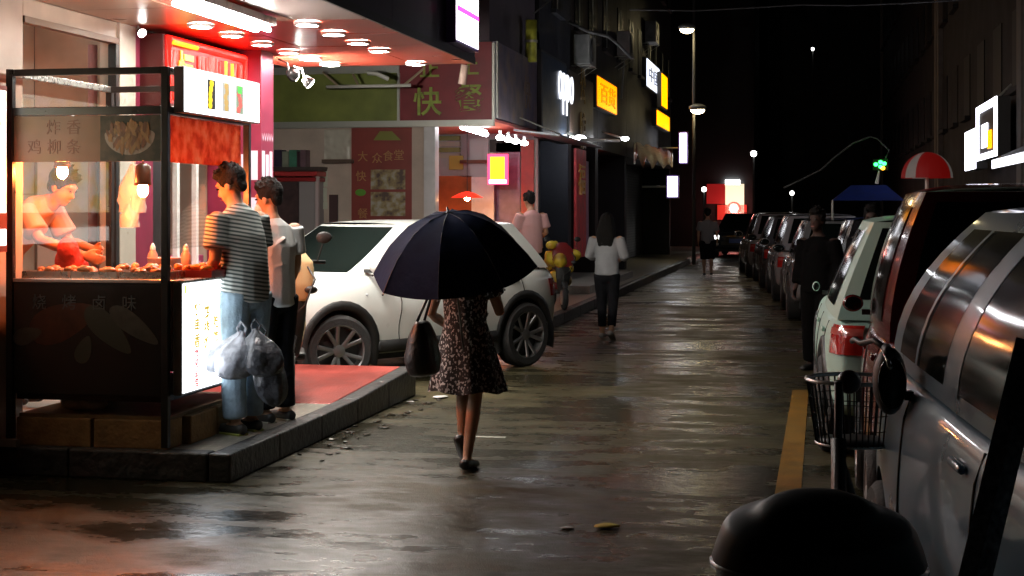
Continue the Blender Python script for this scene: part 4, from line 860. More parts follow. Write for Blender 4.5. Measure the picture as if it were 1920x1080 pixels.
# ------------------------------------------------------------------ bicycles and scooters
def spoke_wheel(parent, c, r, axis, tr=.02, name='wheel'):
    ax_ = Vector(axis).normalized(); m = ax_.to_track_quat('Z', 'Y').to_matrix().to_4x4(); T_ = Matrix.Translation(c) @ m
    P = [[T_ @ Vector(((r - tr + tr * math.cos(b)) * math.cos(a), (r - tr + tr * math.cos(b)) * math.sin(a), tr * 1.2 * math.sin(b))) for b in [2 * math.pi * j / 8 for j in range(8)]] for a in [2 * math.pi * i / 32 for i in range(32)]]
    o = obj(name, MB().grid(P, cu=True, cv=True), tyre_m, parent, smooth=True)
    P = [[T_ @ Vector(((r - 2.1 * tr) * math.cos(a), (r - 2.1 * tr) * math.sin(a), z)) for z in (-tr, tr)] for a in [2 * math.pi * i / 32 for i in range(32)]]
    obj('rim', MB().grid(P, cu=True), rim_m, o, smooth=True); s = MB()
    for k in range(14):
        a = 2 * math.pi * k / 14; s.cyl(T_ @ Vector((.02 * math.cos(a + .4), .02 * math.sin(a + .4), .01 * (-1) ** k)), T_ @ Vector(((r - 2 * tr) * math.cos(a), (r - 2 * tr) * math.sin(a), 0)), .0018, n=5)
    s.cyl(T_ @ Vector((0, 0, -.05)), T_ @ Vector((0, 0, .05)), .022, n=10); obj('spokes', s, rim_m, o)
EB = thing('electric_bicycle', 'black electric bicycle with front basket and rounded rear box', 'bicycle', (.08, 4.95, 0))
bx_ = .1
fr_m = M('bike_black', (.01, .01, .011), .5)
spoke_wheel(EB, (bx_, 5.75, .26), .26, (1, 0, 0), .03); spoke_wheel(EB, (bx_, 4.35, .26), .26, (1, 0, 0), .03)
obj('frame', MB().tube([(bx_, 5.62, .8), (bx_, 5.5, .45), (bx_, 5.2, .3), (bx_, 4.8, .32), (bx_, 4.35, .26)], .03), fr_m, EB, smooth=True)
obj('seat_post', MB().cyl((bx_, 4.8, .3), (bx_, 4.75, .64), .022), fr_m, EB, smooth=True)
obj('fork', MB().tube([(bx_, 5.55, 1.02), (bx_, 5.64, .75), (bx_ + .06, 5.7, .55), (bx_ + .06, 5.75, .26)], .016), fr_m, EB, smooth=True)
obj('seat', MB().sweep([(bx_, 5.0, .66), (bx_, 4.8, .68), (bx_, 4.62, .69)], [(.06, .04), (.12, .05), (.13, .05)]), M('seat_vinyl', (.02, .02, .02), .45), EB, remesh=.012)
hbz = 1.16
obj('handlebar', MB().tube([(bx_ + .05, 5.64, hbz), (bx_ + .06, 5.6, hbz + .01), (bx_ + .08, 5.56, hbz), (bx_ + .12, 5.46, hbz + .02), (bx_ + .16, 5.36, hbz)], .011), fr_m, EB, smooth=True)
for s in (1,):
    obj('grip', MB().cyl((bx_ + .08 + s * .08, 5.57 - s * .2, hbz), (bx_ + .08 + s * .085, 5.5 - s * .24, hbz - .01), .018), fr_m, EB, smooth=True)
    obj('brake_lever', MB().tube([(bx_ + .08 + s * .06, 5.6 - s * .15, hbz + .01), (bx_ + .06 + s * .1, 5.56 - s * .18, hbz - .03), (bx_ + .05 + s * .12, 5.5 - s * .2, hbz - .06)], .008), chrome, EB, smooth=True)
obj('headlamp', MB().ell((bx_ + .04, 5.72, 1.0), (.045, .04, .045)), M('lamp_dark_cowl', (.03, .012, .012), .35), EB, smooth=True)
# wire basket
bc = Vector((bx_ + .07, 5.95, .1)); bk_o = obj('basket', MB().lathe([(.0, .64), (.148, .64), (.15, .65), (.0, .65)], 28, Matrix.Translation(bc)), M('basket_black', (.012, .012, .012), .5), EB, smooth=True)
obj('basket_rim', MB().lathe([(.185 + .01 * math.cos(a), .885 + .008 * math.sin(a)) for a in [2 * math.pi * i / 8 for i in range(8)]], 32, Matrix.Translation(bc), closed=True), M('rim_bright', (.75, .75, .75), .3, metal=.6), bk_o, smooth=True)
obj('basket_rim', MB().lathe([(.15 + .006 * math.cos(a), .64 + .005 * math.sin(a)) for a in [2 * math.pi * i / 8 for i in range(8)]], 32, Matrix.Translation(bc), closed=True), M('rim_bright', (.75, .75, .75), .3, metal=.6), bk_o, smooth=True)
for zz in (.7, .76, .82): obj('basket_hoop', MB().lathe([((.148 + (zz - .64) * .15) + .002 * math.cos(a), zz + .002 * math.sin(a)) for a in [2 * math.pi * i / 6 for i in range(6)]], 32, Matrix.Translation(bc), closed=True), fr_m, bk_o, smooth=True)
for k in range(44):
    a = 2 * math.pi * k / 44; obj('basket_wire', MB().cyl(bc + Vector((.15 * math.cos(a), .15 * math.sin(a), .64)), bc + Vector((.185 * math.cos(a), .185 * math.sin(a), .88)), .0035, n=5), fr_m, bk_o)
# rear box
bxo = obj('rear_box', MB().sweep([(.02, 4.14, .62), (.02, 4.12, .7), (.02, 4.1, .8), (.02, 4.09, .83)], [(.265, .2), (.29, .22), (.255, .19), (.17, .12)], side=(1, 0, 0), cap=.4, n=24), M('box_gloss', (.008, .008, .009), .5), EB, remesh=.014, sm=10)
obj('box_bracket', MB().box(-.08, .16, 4.0, 4.3, .54, .6), fr_m, EB); obj('box_band', MB().sweep([(.02, 4.13, .675), (.02, 4.13, .69)], [(.293, .226)] * 2, n=32, cap=0), M('band_grey', (.25, .27, .3), .25, metal=.5), bxo, smooth=True)
# dark speckled bar at the picture's edge
p0, p1 = DP(1822, 1110, 3.2), DP(1935, 640, 3.3); dd = (p1 - p0).normalized(); p0 = p0 - dd * (p0.z / dd.z) if dd.z else p0
bar = obj('leaning_board', MB().sweep([Vector((p0.x, p0.y, .0)), p1], [(.035, .012)] * 2, side=(1, .1, 0), n=4, cap=0), M('board_dark', (.3, .27, .27), .6, var=.7, scale=60, bump=.5)); tag(bar, 'dark speckled board leaning against the silver minivan', 'board')
def scooter(label, loc, rz, apron, seatm, cape=None, k=1.):
    t = thing('motor_scooter', label, 'scooter', loc, rz); T_ = Matrix.Translation(loc) @ Matrix.Rotation(rz, 4, 'Z') @ Matrix.Scale(k, 4)
    def o(n, mb, m, **k): return obj(n, mb, m, t, tf=T_, **k)
    for y in (-.55, .6):
        P = [[Vector((.045 * math.sin(b), y + (.17 + .05 * math.cos(b)) * math.cos(a), .22 + (.17 + .05 * math.cos(b)) * math.sin(a))) for b in [2 * math.pi * j / 8 for j in range(8)]] for a in [2 * math.pi * i / 24 for i in range(24)]]
        wh = o('wheel', MB().grid(P, cu=True, cv=True), tyre_m, smooth=True); obj('hub', MB().cyl((-.05, y, .22), (.05, y, .22), .13, n=20), rim_m, wh, tf=T_)
    o('floor_board', MB().box(-.13, .13, -.1, .38, .27, .33), clad, bevel=.02)
    o('rear_body', MB().sweep([(0, -.05, .4), (0, -.35, .5), (0, -.72, .56)], [(.12, .16), (.15, .16), (.08, .06)]), apron, remesh=.014)
    o('seat', MB().sweep([(0, .0, .7), (0, -.3, .73), (0, -.62, .75)], [(.1, .05), (.14, .05), (.12, .04)]), seatm, remesh=.014)
    o('apron', MB().sweep([(0, .42, .32), (0, .5, .55), (0, .5, .74)], [(.09, .04), (.13, .05), (.15, .05)]), clad, remesh=.014)
    o('front_shield', MB().sweep([(0, .52, .74), (0, .52, .85), (0, .48, 1.02), (0, .42, 1.14)], [(.16, .03), (.2, .04), (.2, .04), (.1, .03)]), apron, remesh=.014)
    o('cable_loop', MB().tube([(-.14, .5, 1.0), (-.2, .6, .9), (-.12, .62, .7), (0, .6, .6)], .008), clad, smooth=True); o('indicator', MB().ell((-.17, .56, .82), (.05, .03, .03)), clad, smooth=True); o('badge', MB().box(-.05, .05, .555, .563, .8, .86), clad)
    o('front_fender', MB().sweep([(0, .42, .42), (0, .6, .47), (0, .78, .38)], [(.06, .02), (.07, .03), (.05, .015)]), clad, remesh=.014)
    o('fork', MB().cyl((0, .48, .9), (0, .6, .22), .025), clad, smooth=True)
    o('handlebar', MB().tube([(-.28, .34, 1.02), (-.12, .42, 1.03), (.12, .42, 1.03), (.28, .34, 1.02)], .014), clad, smooth=True)
    if not cape: o('headlamp', MB().ell((0, .51, .98), (.1, .06, .07)), clearl, smooth=True)
    for s in (-1, 1):
        o('mirror_stalk', MB().tube([(s * .22, .4, 1.03), (s * .26, .4, 1.16)], .006), clad); o('mirror', MB().ell((s * .27, .4, 1.21), (.06, .015, .045)), clad, smooth=True)
    if cape:   # crumpled cape thrown over bars and seat
        cm = MB(); rn = random.Random(5)
        for i in range(34):
            f = i / 33; c_ = Vector((rn.uniform(-.24, .24) * (1 - .5 * f), .5 - .95 * f + rn.uniform(-.06, .06), 1.05 - .38 * f + rn.uniform(-.14, .1) - .25 * (i % 4 == 0)))
            cm.ell(c_, (rn.uniform(.07, .13), rn.uniform(.07, .14), rn.uniform(.06, .14)), Matrix.Rotation(rn.uniform(0, 3), 4, 'Z') @ Matrix.Rotation(rn.uniform(-.7, .7), 4, 'X'), 10, 7)
        o('rain_cape', cm, cape, remesh=.018, sm=3)
    return t
q = DP(540, 560, 11.75); scooter('scooter with cream front shield parked by the white car', (q.x, q.y, PZ + .045), R(200), M('cream_plastic', (.6, .48, .26), .35), M('seat_vinyl', (.02, .02, .02), .45))
q = DP(1046, 480, 22.3); scooter('scooter draped with a yellow rain cape outside the takeaway', (q.x, q.y, .16), R(200), M('dark_red_plastic', (.2, .02, .02), .35), M('seat_vinyl', (.02, .02, .02), .45), ramp_mat('yellow_cape', 'ShaderNodeTexNoise', [(.35, (.25, .13, .02)), (.55, (.6, .42, .03)), (.7, (.7, .55, .05))], rough=.45, setup=lambda t: setattr(t.inputs['Scale'], 'default_value', 5)), k=.85)
# ------------------------------------------------------------------ takeaway across the alley
AY, SX = 20.6, -4.4
B2 = thing('takeaway_building', 'dark building with maroon takeaway sign across the alley', 'building', (-7, 22, 0))
def ry_(name, px0, py0, px1, py1, y, m, parent, th=.06, bevel=0.):
    a, b = YP(px0, py0, y), YP(px1, py1, y); return obj(name, MB().box(a.x, b.x, y, y + th, b.z, a.z), m, parent, bevel=bevel)
def rx_(name, px0, py0, px1, py1, x, m, parent, th=.06):
    a, b = XP(px0, py0, x), XP(px1, py1, x); zb = XP(px0, py1, x).z
    return obj(name, MB().box(x - th, x, a.y, b.y, zb, a.z), m, parent)
xw = YP(795, 300, AY).x
beige = M('beige_wall', (.5, .4, .33), .7, var=.15, scale=3, bump=.2)
obj('alley_wall', MB().box(-13, xw, AY, AY + .2, .16, 3.0), beige, B2)
obj('upper_wall', MB().box(-13, SX - .05, AY + .02, 24.15, 4.02, 13), M('upper_wall', (.13, .1, .12), .7, var=.3, scale=2, bump=.3, bscale=10), B2)
obj('white_column', MB().box(xw + .003, xw + .17, AY - .03, AY + .2, .16, 2.98), M('column_white', (.6, .58, .58), .4, var=.1), B2, bevel=.01)
obj('sign_band', MB().box(-13, SX - .02, AY + .01, 24.15, 2.9, 4.015), dark, B2)
# room of the takeaway
rw = M('takeaway_wall', (.55, .58, .58), .5, var=.1)
obj('shop_back_wall', MB().box(-9, SX, 24.16, 24.26, .16, 2.9), rw, B2); obj('shop_floor', MB().box(-9, SX, AY + .21, 24.15, .05, .17), grey, B2)
obj('shop_side_wall', MB().box(-9.1, -9, AY + .21, 24.15, .17, 2.9), rw, B2)
def bw(name, px0, py0, px1, py1, m, dy=.0): return ry_(name, px0, py0, px1, py1, 24.1 - dy, m, B2, th=.05)
bw('orange_panel', 820, 330, 885, 470, M('orange_wall', (.55, .14, .04), .45, var=.3, scale=4)); bw('grey_panel', 866, 250, 916, 332, M('steel_panel', (.5, .55, .58), .3, metal=.3))
bw('white_cabinet', 884, 332, 926, 470, white, .3); bw('violet_panel', 930, 268, 975, 470, M('violet_panel', (.3, .24, .36), .4, var=.4, scale=6))
bw('red_pilaster', 977, 262, 1001, 470, M('red_pilaster', (.5, .06, .04), .4, var=.2)); bw('dark_lintel', 918, 262, 975, 285, blk)
mb1 = M('menu_olive', (.28, .34, .12), .5); mb2 = M('menu_pale', (.55, .6, .5), .5)
for i in range(5): bw('menu_strip', 822, 244 + i * 11, 862, 252 + i * 11, mb1 if i % 2 else mb2, .02)
bw('yellow_notice', 842, 292, 868, 318, M('notice_yellow', (.6, .55, .12), .5), .03); bw('shelf', 862, 300, 912, 306, M('shelf_brown', (.15, .06, .03), .5), .2)
# alley-side boards
sg1 = thing('signboard', 'plain olive signboard over the beige alley wall', 'sign', (-8, AY, 2.9))
ry_('panel', 512, 137, 744, 228, AY - .12, M('olive_board', (.2, .23, .045), .5, var=.25, scale=3), sg1, .08)
alu = M('aluminium', (.5, .5, .45), .4, metal=.6)
ry_('frame_rail', 512, 229, 925, 236, AY - .15, alu, sg1, .1); ry_('frame_rail', 512, 127, 748, 136, AY - .15, alu, sg1, .1); ry_('frame_post', 744.5, 137, 749, 228, AY - .15, alu, sg1, .1)
sg2 = thing('signboard', 'maroon takeaway signboard with olive green characters', 'sign', (-5, AY, 2.9))
mr = M('maroon_board', (.24, .022, .03), .45, var=.25, scale=3)
ry_('panel', 749.5, 82, 922, 228, AY - .12, mr, sg2, .08); ry_('frame_post', 922.5, 80, 927, 228.5, AY - .13, alu, sg2, .1)
gm = M('letter_green', (.3, .38, .05), .5, var=.3, scale=12)
for ch, px, py, s in (('快', 802, 190, .42), ('餐', 880, 183, .42), ('上', 880, 122, .3), ('正', 806, 128, .3)): text('lettering', ch, s, gm, sg2, YP(px, py, AY - .121), (1, 0, 0), (0, 0, 1), ext=.01, bold=.012)
sg3 = thing('signboard', 'weathered violet grey signboard turned to the street at the corner', 'sign', (SX, 22, 2.9))
a, b = XP(927, 220, SX + .06), XP(1008, 250, SX + .06)
obj('panel', MB().box(SX, SX + .06, AY - .02, b.y, 2.92, 4.0), ramp_mat('faded_print', 'ShaderNodeTexNoise', [(.3, (.1, .08, .13)), (.5, (.2, .16, .22)), (.65, (.3, .2, .17)), (.8, (.35, .3, .3))], setup=lambda t: (setattr(t.inputs['Scale'], 'default_value', 3), setattr(t.inputs['Detail'], 'default_value', 9)), rough=.4), sg3)
obj('edge', MB().box(SX + .061, SX + .075, AY - .02, AY + .06, 2.92, 4.0), alu, sg3); obj('edge', MB().box(SX + .061, SX + .075, b.y - .05, b.y, 2.92, 4.0), blk, sg3)
text('lettering', '快', .55, M('letter_faded', (.3, .2, .15), .6), sg3, (SX + .061, 22.9, 3.45), (0, 1, 0), (0, 0, 1), ext=.004)
ro_ = obj('underside', MB().box(-6.3, SX + .06, AY - .1, b.y + .0, 2.86, 2.899), M('underside_red_glow', (.5, .1, .09), .4), B2)  # reddish light on the underside is put into its colour
# awning arm hung before the boards
ar = thing('folding_awning', 'white folding awning arm in front of the olive signboard', 'awning arm', YP(690, 160, 19.3))
wp = M('white_pipe', (.7, .68, .62), .35)
obj('bar', MB().cyl(YP(612, 163, 19.3), YP(770, 160, 19.3), .022), wp, ar, smooth=True)
for pts in ([(635, 162), (606, 136)], [(757, 160), (795, 128)], [(672, 160), (662, 140)]): obj('strut', MB().cyl(YP(*pts[0], 19.3), YP(*pts[1], 19.5), .016), M('pipe_worn', (.42, .32, .2), .5), ar)
obj('hook', MB().tube([YP(689, 137, 19.3), YP(706, 138, 19.3), YP(728, 148, 19.3)], .03), wp, ar, smooth=True)
rp_ = obj('roller_tube', MB().cyl(YP(866, 158, 16.), YP(872, 122, 16.), .045), M('pipe_pink', (.55, .4, .34), .5), smooth=True); tag(rp_, 'pale pipe end hanging before the maroon signboard', 'pipe')
# alley wall furniture
sh = thing('wall_shelf', 'dark shelf with boxed goods on the beige alley wall', 'shelf', YP(545, 318, AY - .15))
ry_('board', 512, 313, 602, 320, AY - .3, M('shelf_dark', (.05, .035, .03), .5), sh, .29)
for i, (p0, p1, c) in enumerate(((514, 528, (.03, .02, .05)), (529, 541, (.25, .27, .2)), (542, 556, (.06, .22, .14)), (557, 562, (.05, .02, .03)), (563, 573, (.18, .1, .12)))):
    o = ry_('goods_box', p0, 281 + (i % 2) * 3, p1, 312.6, AY - .26, M('box_%d' % i, c, .5, var=.3), None, .2); tag(o, ['near black box at the end of the wall shelf', 'pale grey box on the wall shelf', 'dark green box on the wall shelf', 'thin black box on the wall shelf', 'brownish box on the wall shelf beside the thin one'][i], 'box', 'boxes on the wall shelf')
ct = thing('snack_counter', 'red topped counter against the beige alley wall', 'counter', YP(560, 420, AY - .4))
ry_('top', 512, 322, 594, 330, AY - .45, M('counter_red', (.45, .04, .04), .35), ct, .44); ry_('trim', 512, 333, 592, 340, AY - .45, M('counter_red2', (.3, .02, .02), .35), ct, .44)
ry_('cabinet', 514, 341, 560, 470, AY - .42, M('cabinet_dark', (.06, .03, .03), .5, var=.5, scale=8), ct, .41); ry_('side_panel', 561, 341, 590, 470, AY - .42, M('cabinet_grey', (.3, .27, .27), .5), ct, .41)
ry_('leg', 591, 331, 597, 470, AY - .43, M('leg_pale', (.5, .4, .4), .4), ct, .05)
nt_ = thing('paper_notice', 'pale papers taped in a column beside the red counter', 'notice', YP(603, 370, AY - .05))
for i, (a_, b_) in enumerate(((318, 350), (352, 378), (379, 392))): ry_('sheet', 593 + (i % 2) * 2, a_, 614 - (i % 2), b_, AY - .03 - .01 * i, M('paper', (.5, .52, .42), .7, var=.1), nt_, .004)
ry_('door', 617, 365, 633, 470, AY - .04, M('door_dark', (.05, .02, .02), .5), B2, .03); ry_('rack_board', 603, 299, 658, 305, AY - .16, M('rack_brown', (.1, .06, .04), .5), B2, .15)
cl_ = thing('plastic_sheet', 'crumpled translucent sheet pinned to the beige alley wall', 'plastic sheet', YP(632, 270, AY))
P = [[YP(608 + 48 * j / 12, 243 + 55 * i / 12, AY - .03 - .035 * random.random()) for j in range(13)] for i in range(13)]
obj('sheet', MB().grid(P), M('sheet_plastic', (.52, .48, .4), .25), cl_, smooth=True)
ps = thing('menu_poster', 'tall red brown menu poster on the alley wall', 'poster', YP(715, 330, AY))
ry_('sheet', 659, 240, 772, 470, AY - .012, M('poster_red', (.24, .035, .025), .45, var=.2, scale=3), ps, .01)
ry_('picture', 695, 318, 760, 355, AY - .014, ramp_mat('dish_print', 'ShaderNodeTexNoise', [(.35, (.1, .06, .05)), (.5, (.3, .22, .1)), (.65, (.4, .36, .3))], setup=lambda t: setattr(t.inputs['Scale'], 'default_value', 9)), ps, .001)
ry_('picture', 695, 360, 760, 405, AY - .014, MATS['dish_print'], ps, .001)
m = MB(); m.quad(YP(700, 263, AY - .014), YP(752, 263, AY - .014), YP(735, 246, AY - .014), YP(712, 246, AY - .014)); obj('printed_roof', m, M('poster_olive', (.2, .2, .03), .45), ps)
for ch, px, py in (('大', 680, 293), ('众', 707, 296), ('食', 728, 292), ('堂', 748, 290), ('快', 677, 330), ('餐', 680, 400)): text('lettering', ch, .16, M('poster_gold', (.4, .2, .06), .45), ps, YP(px, py, AY - .0125), (1, 0, 0), (0, 0, 1), ext=.002)
m = MB().ell(YP(676, 361, AY - .016), (.08, .002, .05)); obj('printed_leaf', m, M('poster_green', (.1, .3, .02), .45), ps)
# lights of the takeaway
tk = E('lamp_takeaway', (.95, .97, 1), 34)
TL = thing('tube_light', 'white tube light under the corner sign of the takeaway', 'light', YP(890, 244, 21.2)); p = YP(866, 238, 21.2); p2 = YP(912, 252, 22.0)
obj('tube', MB().cyl(p, p2, .035), tk, TL, smooth=True); obj('housing', MB().cyl(p + Vector((0, 0, .07)), p2 + Vector((0, 0, .07)), .03), white, TL, smooth=True)
for i, px in enumerate((938, 953, 967, 983)):
    p = XP(px, 258 + i * 3.5, SX + .3); t = thing('awning_bulb', 'small white bulb under the grey awning, number %s from the corner' % ('one', 'two', 'three', 'four')[i], 'bulb', p, group='bulbs in a row under the grey awning')
    t['label'] = ['white bulb under the grey awning closest to the tube light', 'white bulb under the grey awning second from the tube light', 'white bulb under the grey awning third from the tube light', 'white bulb under the grey awning at the red pilaster'][i]
    obj('bulb', MB().ell(p, (.06, .06, .035)), tk, t, smooth=True); obj('socket', MB().cyl(p + Vector((0, 0, .02)), p + Vector((0, 0, .1)), .02, n=10), white, t)
aw = thing('awning', 'flat pale grey awning sheet over the pavement', 'awning', (SX, 24.5, 2.7))
obj('sheet', MB().obox((SX + .38, 24.3, 2.78), (.72, 4.6, .03), Matrix.Rotation(R(7), 4, 'Y')), M('awning_grey', (.5, .52, .55), .45), aw, bevel=.01)
for y in (22.3, 26.3): obj('stay', MB().cyl((SX, y, 3.05), (SX + .7, y, 2.76), .012, n=8), alu, aw)
MS = thing('menu_sign', 'glowing yellow menu sign with red frame in the takeaway', 'sign', YP(932, 318, 23.2))
ry_('frame', 914, 289, 952, 346, 23.2, E('sign_red', (1, .04, .12), 2.5), MS, .06); ry_('face', 919, 294, 946, 336, 23.19, E('sign_yellow', (1, .45, .01), 1.8), MS, .008); ry_('base_strip', 917, 337, 949, 344, 23.19, E('sign_pale', (1, .8, .9), 3), MS, .008)
PL = thing('pendant_lamp', 'red pendant lamp shade glowing over the takeaway counter', 'lamp', YP(876, 368, 22.4)); p = YP(876, 366, 22.4)
obj('shade', MB().lathe([(.02, .06), (.12, .03), (.24, -.03), (.245, -.04), (.12, .01), (.02, .04)], 24, Matrix.Translation(p)), M('shade_red', (.7, .03, .02), .4, emit=(1, .03, .01), es=.8), PL, smooth=True)
obj('bulb', MB().ell(p + Vector((0, 0, -.04)), (.045, .045, .05)), E('lamp_orange', (1, .36, .1), 420), PL, smooth=True); obj('cord', MB().cyl(p + Vector((0, 0, .05)), (p.x, p.y, 2.86), .006, n=6), blk, PL)
yc = thing('yellow_pipe', 'yellow wrapped downpipe above the violet signboard', 'pipe', XP(996, 110, SX + .05)); p0, p1 = XP(996, 116, SX + .1), XP(990, 34, SX + .1)
obj('pipe', MB().cyl(p0, (p0.x, p0.y, p1.z), .09), M('yellow_wrap', (.5, .5, .06), .5, var=.4, scale=8), yc, smooth=True); obj('clip', MB().cyl((p0.x, p0.y, p0.z + .3), (p0.x, p0.y, p0.z + .34), .1), alu, yc)
# ------------------------------------------------------------------ row of shops beyond
def shop(label, y0, y1, wallc, shut, zf=2.9, x=SX, ht=13, lit=None, cat='building'):
    t = thing('shop_building', label, cat, (x - 3, (y0 + y1) / 2, 0), group='buildings in the row of shops')
    wm_ = M('wall_%d' % int(y0 * 10), wallc, .7, var=.3, scale=1.5, bump=.3, bscale=10)
    obj('upper_wall', MB().box(x - 6, x, y0 + .01, y1 - .01, zf, ht), wm_, t); obj('side_wall', MB().box(x - 6, x - .02, y0 + .01, y0 + .2, .1, zf - .003), wm_, t); obj('side_wall', MB().box(x - 6, x - .02, y1 - .2, y1 - .01, .1, zf - .003), wm_, t)
    obj('shop_front', MB().box(x - 1.0, x - .9, y0 + .21, y1 - .21, .1, zf - .003), shut, t)
    n = max(1, int((y1 - y0) / 1.7))
    for k in range(3):
        for i in range(n):
            yy = y0 + (i + .5) * (y1 - y0) / n; z = zf + 2.2 + k * 2.8
            wv = obj('window', MB().box(x, x + .02, yy - .5, yy + .5, z, z + 1.2), farglass, t)
            obj('sill', MB().box(x, x + .1, yy - .55, yy + .55, z - .08, z - .003), wm_, wv); obj('frame', MB().box(x + .02, x + .035, yy - .02, yy + .02, z, z + 1.2), alu, wv)
    return t
shut = ramp_mat('roller_shutter', 'ShaderNodeTexWave', [(0, (.05, .045, .04)), (1, (.1, .09, .08))], rough=.5, setup=lambda t: (setattr(t, 'bands_direction', 'Z'), setattr(t.inputs['Scale'], 'default_value', 4)), bump=.3)
shop('phone shop building clad in blue next to the violet signboard', 24.3, 27.6, (.018, .02, .03), M('dark_glass_front', (.02, .02, .025), .15))
shop('dark brown shopfront building after the blue phone shop', 27.6, 31.2, (.022, .014, .012), M('red_front', (.25, .03, .03), .5, var=.4, scale=3))
shop('dark building carrying the lit yellow sign', 31.2, 36.2, (.022, .02, .022), shut)
shop('dark building carrying the white and yellow signs', 36.2, 48., (.016, .016, .018), shut)
def sign(label, px0, pt, px1, pb, x, face, th=.12, cat='sign'):
    t = thing('shop_sign', label, cat, XP(px0, pb, x)); a = XP(px0, pt, x); b = XP(px1, pb, x); zb = XP(px0, pb, x).z
    obj('box', MB().box(x - th, x, a.y, b.y, zb, a.z), M('sign_box', (.05, .05, .05), .5), t); obj('face', MB().box(x, x + .012, a.y + .04, b.y - .04, zb + .04, a.z - .04), face, t); return t, (a.y + b.y) / 2, (a.z + zb) / 2, b.y - a.y, a.z - zb
bl = M('blue_board', (.012, .032, .07), .4, var=.2)
t, y, z, ww, hh = sign('dark blue signboard with white glowing phone brand letters', 1015, 92, 1062, 258, SX + .13, bl)
fit('lettering', 'oppo', M('letter_white', (.3, .3, .35), .5, emit=(.88, .91, 1), es=1.3), t, (SX + .15, XP(1045, 178, SX).y, XP(1045, 178, SX).z), (0, 1, 0), (0, 0, 1), 2.1, .8, ext=.01, bold=-.012)
t, y, z, ww, hh = sign('unlit brown signboard with dull gold characters', 1067, 130, 1112, 250, SX + .13, M('brown_board', (.05, .03, .022), .45, var=.3))
for i, ch in enumerate('公馆'): text('lettering', ch, .75, M('dull_gold', (.16, .09, .02), .4), t, (SX + .145, y, z + .4 - i * .85), (0, 1, 0), (0, 0, 1), ext=.01)
t, y, z, ww, hh = sign('lit yellow shop sign on the dark building', 1119, 138, 1156, 201, SX + .13, E('sign_amber', (1, .25, .0), 1.7))
fit('lettering', '百货', M('letter_ochre', (.6, .25, .0), .4, emit=(1, .15, .0), es=1.), t, (SX + .145, y, z), (0, 1, 0), (0, 0, 1), ww * .8, hh * .6, ext=.01)
t, y, z, ww, hh = sign('lit white sign high over the end of the row', 1212, 106, 1236, 163, SX + .13, E('sign_cool', (.8, .86, 1), 1.3)); fit('lettering', '中国', M('letter_grey', (.4, .42, .5), .5), t, (SX + .145, y, z), (0, 1, 0), (0, 0, 1), ww * .8, hh * .5, ext=.01)
sign('narrow upright yellow sign beside the high white sign', 1240, 134, 1251, 200, SX + .3, E('sign_amber2', (1, .36, .0), 1.7)); sign('small lit yellow sign under the high white one', 1231, 203, 1255, 236, SX + .3, E('sign_amber2', (1, .36, .0), 1.7))
for lab, p0, t0, p1, b0, d, s in (('upright white lit sign standing out at the end of the row', 1275, 250, 1288, 305, 44, 6), ('white lit box sign over the last doorway', 1252, 331, 1271, 369, 43, 4)):
    a, b = DP(p0, t0, d), DP(p1, b0, d); t = thing('box_sign', lab, 'sign', b); obj('box', MB().obox((a + b) / 2, ((b - a).length * .0 + abs(b.x - a.x) + .08, .14, a.z - b.z + .08)), M('sign_frame_violet', (.12, .06, .25), .3), t); obj('face', MB().obox((a + b) / 2 + Vector((0, -.08, 0)), (abs(b.x - a.x), .02, a.z - b.z)), E('sign_lit_%d' % s, (.93, .95, 1), s), t)
    obj('stay', MB().cyl((a + b) / 2 + Vector((-.9, .02, 0)), (a + b) / 2, .03, n=8), alu, t)
# lamps under the shopfronts
for lab, px, py, x, s in (('cluster lamp under the blue phone sign', 1066, 262, SX + .25, .09), ('bright lamp beside the cluster lamp over the red doorway', 1086, 261, SX + .3, .13), ('lone small lamp at the edge of the yellow sign building', 1172, 260, SX + .5, .08)):
    p = XP(px, py, x); t = thing('shop_lamp', lab, 'lamp', p, group='lamps over the shop doors'); obj('bulb', MB().ell(p, (s, s * 1.2, s * .55)), tk, t, smooth=True); obj('arm', MB().cyl(p, (SX, p.y, p.z + .15), .02, n=8), alu, t)
ra_ = thing('canopy_bar', 'white bar fixed over the red doorway', 'bar', XP(1110, 263, SX + .5)); obj('bar', MB().cyl(XP(1090, 262, SX + .6), XP(1160, 264, SX + .6), .03), wp, ra_, smooth=True)
pr = thing('door_banner', 'tall red and pink banner beside the dark doorway', 'banner', XP(1080, 480, SX)); a, b = XP(1066, 278, SX - .1), XP(1085, 480, SX - .1)
obj('cloth', MB().box(SX + .0, SX + .05, a.y, b.y, .7, a.z), M('banner_red', (.6, .04, .05), .5, var=.4, scale=5), pr); a2 = XP(1085, 300, SX); b2 = XP(1100, 300, SX); obj('panel', MB().box(SX + .0, SX + .04, a2.y, b2.y, .7, a2.z), M('banner_pink', (.35, .18, .28), .5, var=.3, scale=6), pr)
fit('lettering', '福', M('gold', (.6, .3, .05), .4), pr, (SX + .052, (a.y + b.y) / 2, 2.2), (0, 1, 0), (0, 0, 1), (b.y - a.y) * .7, .6, ext=.01)
lan = thing('lantern', 'small red lantern glowing in the dark doorway', 'lantern', XP(1115, 322, SX)); p = XP(1115, 322, SX - .3); obj('globe', MB().ell(p, (.07, .07, .08)), E('lamp_lantern', (1, .12, .03), 5), lan, smooth=True); obj('cap', MB().cyl(p + Vector((0, 0, .07)), p + Vector((0, 0, .11)), .03), gm, lan)
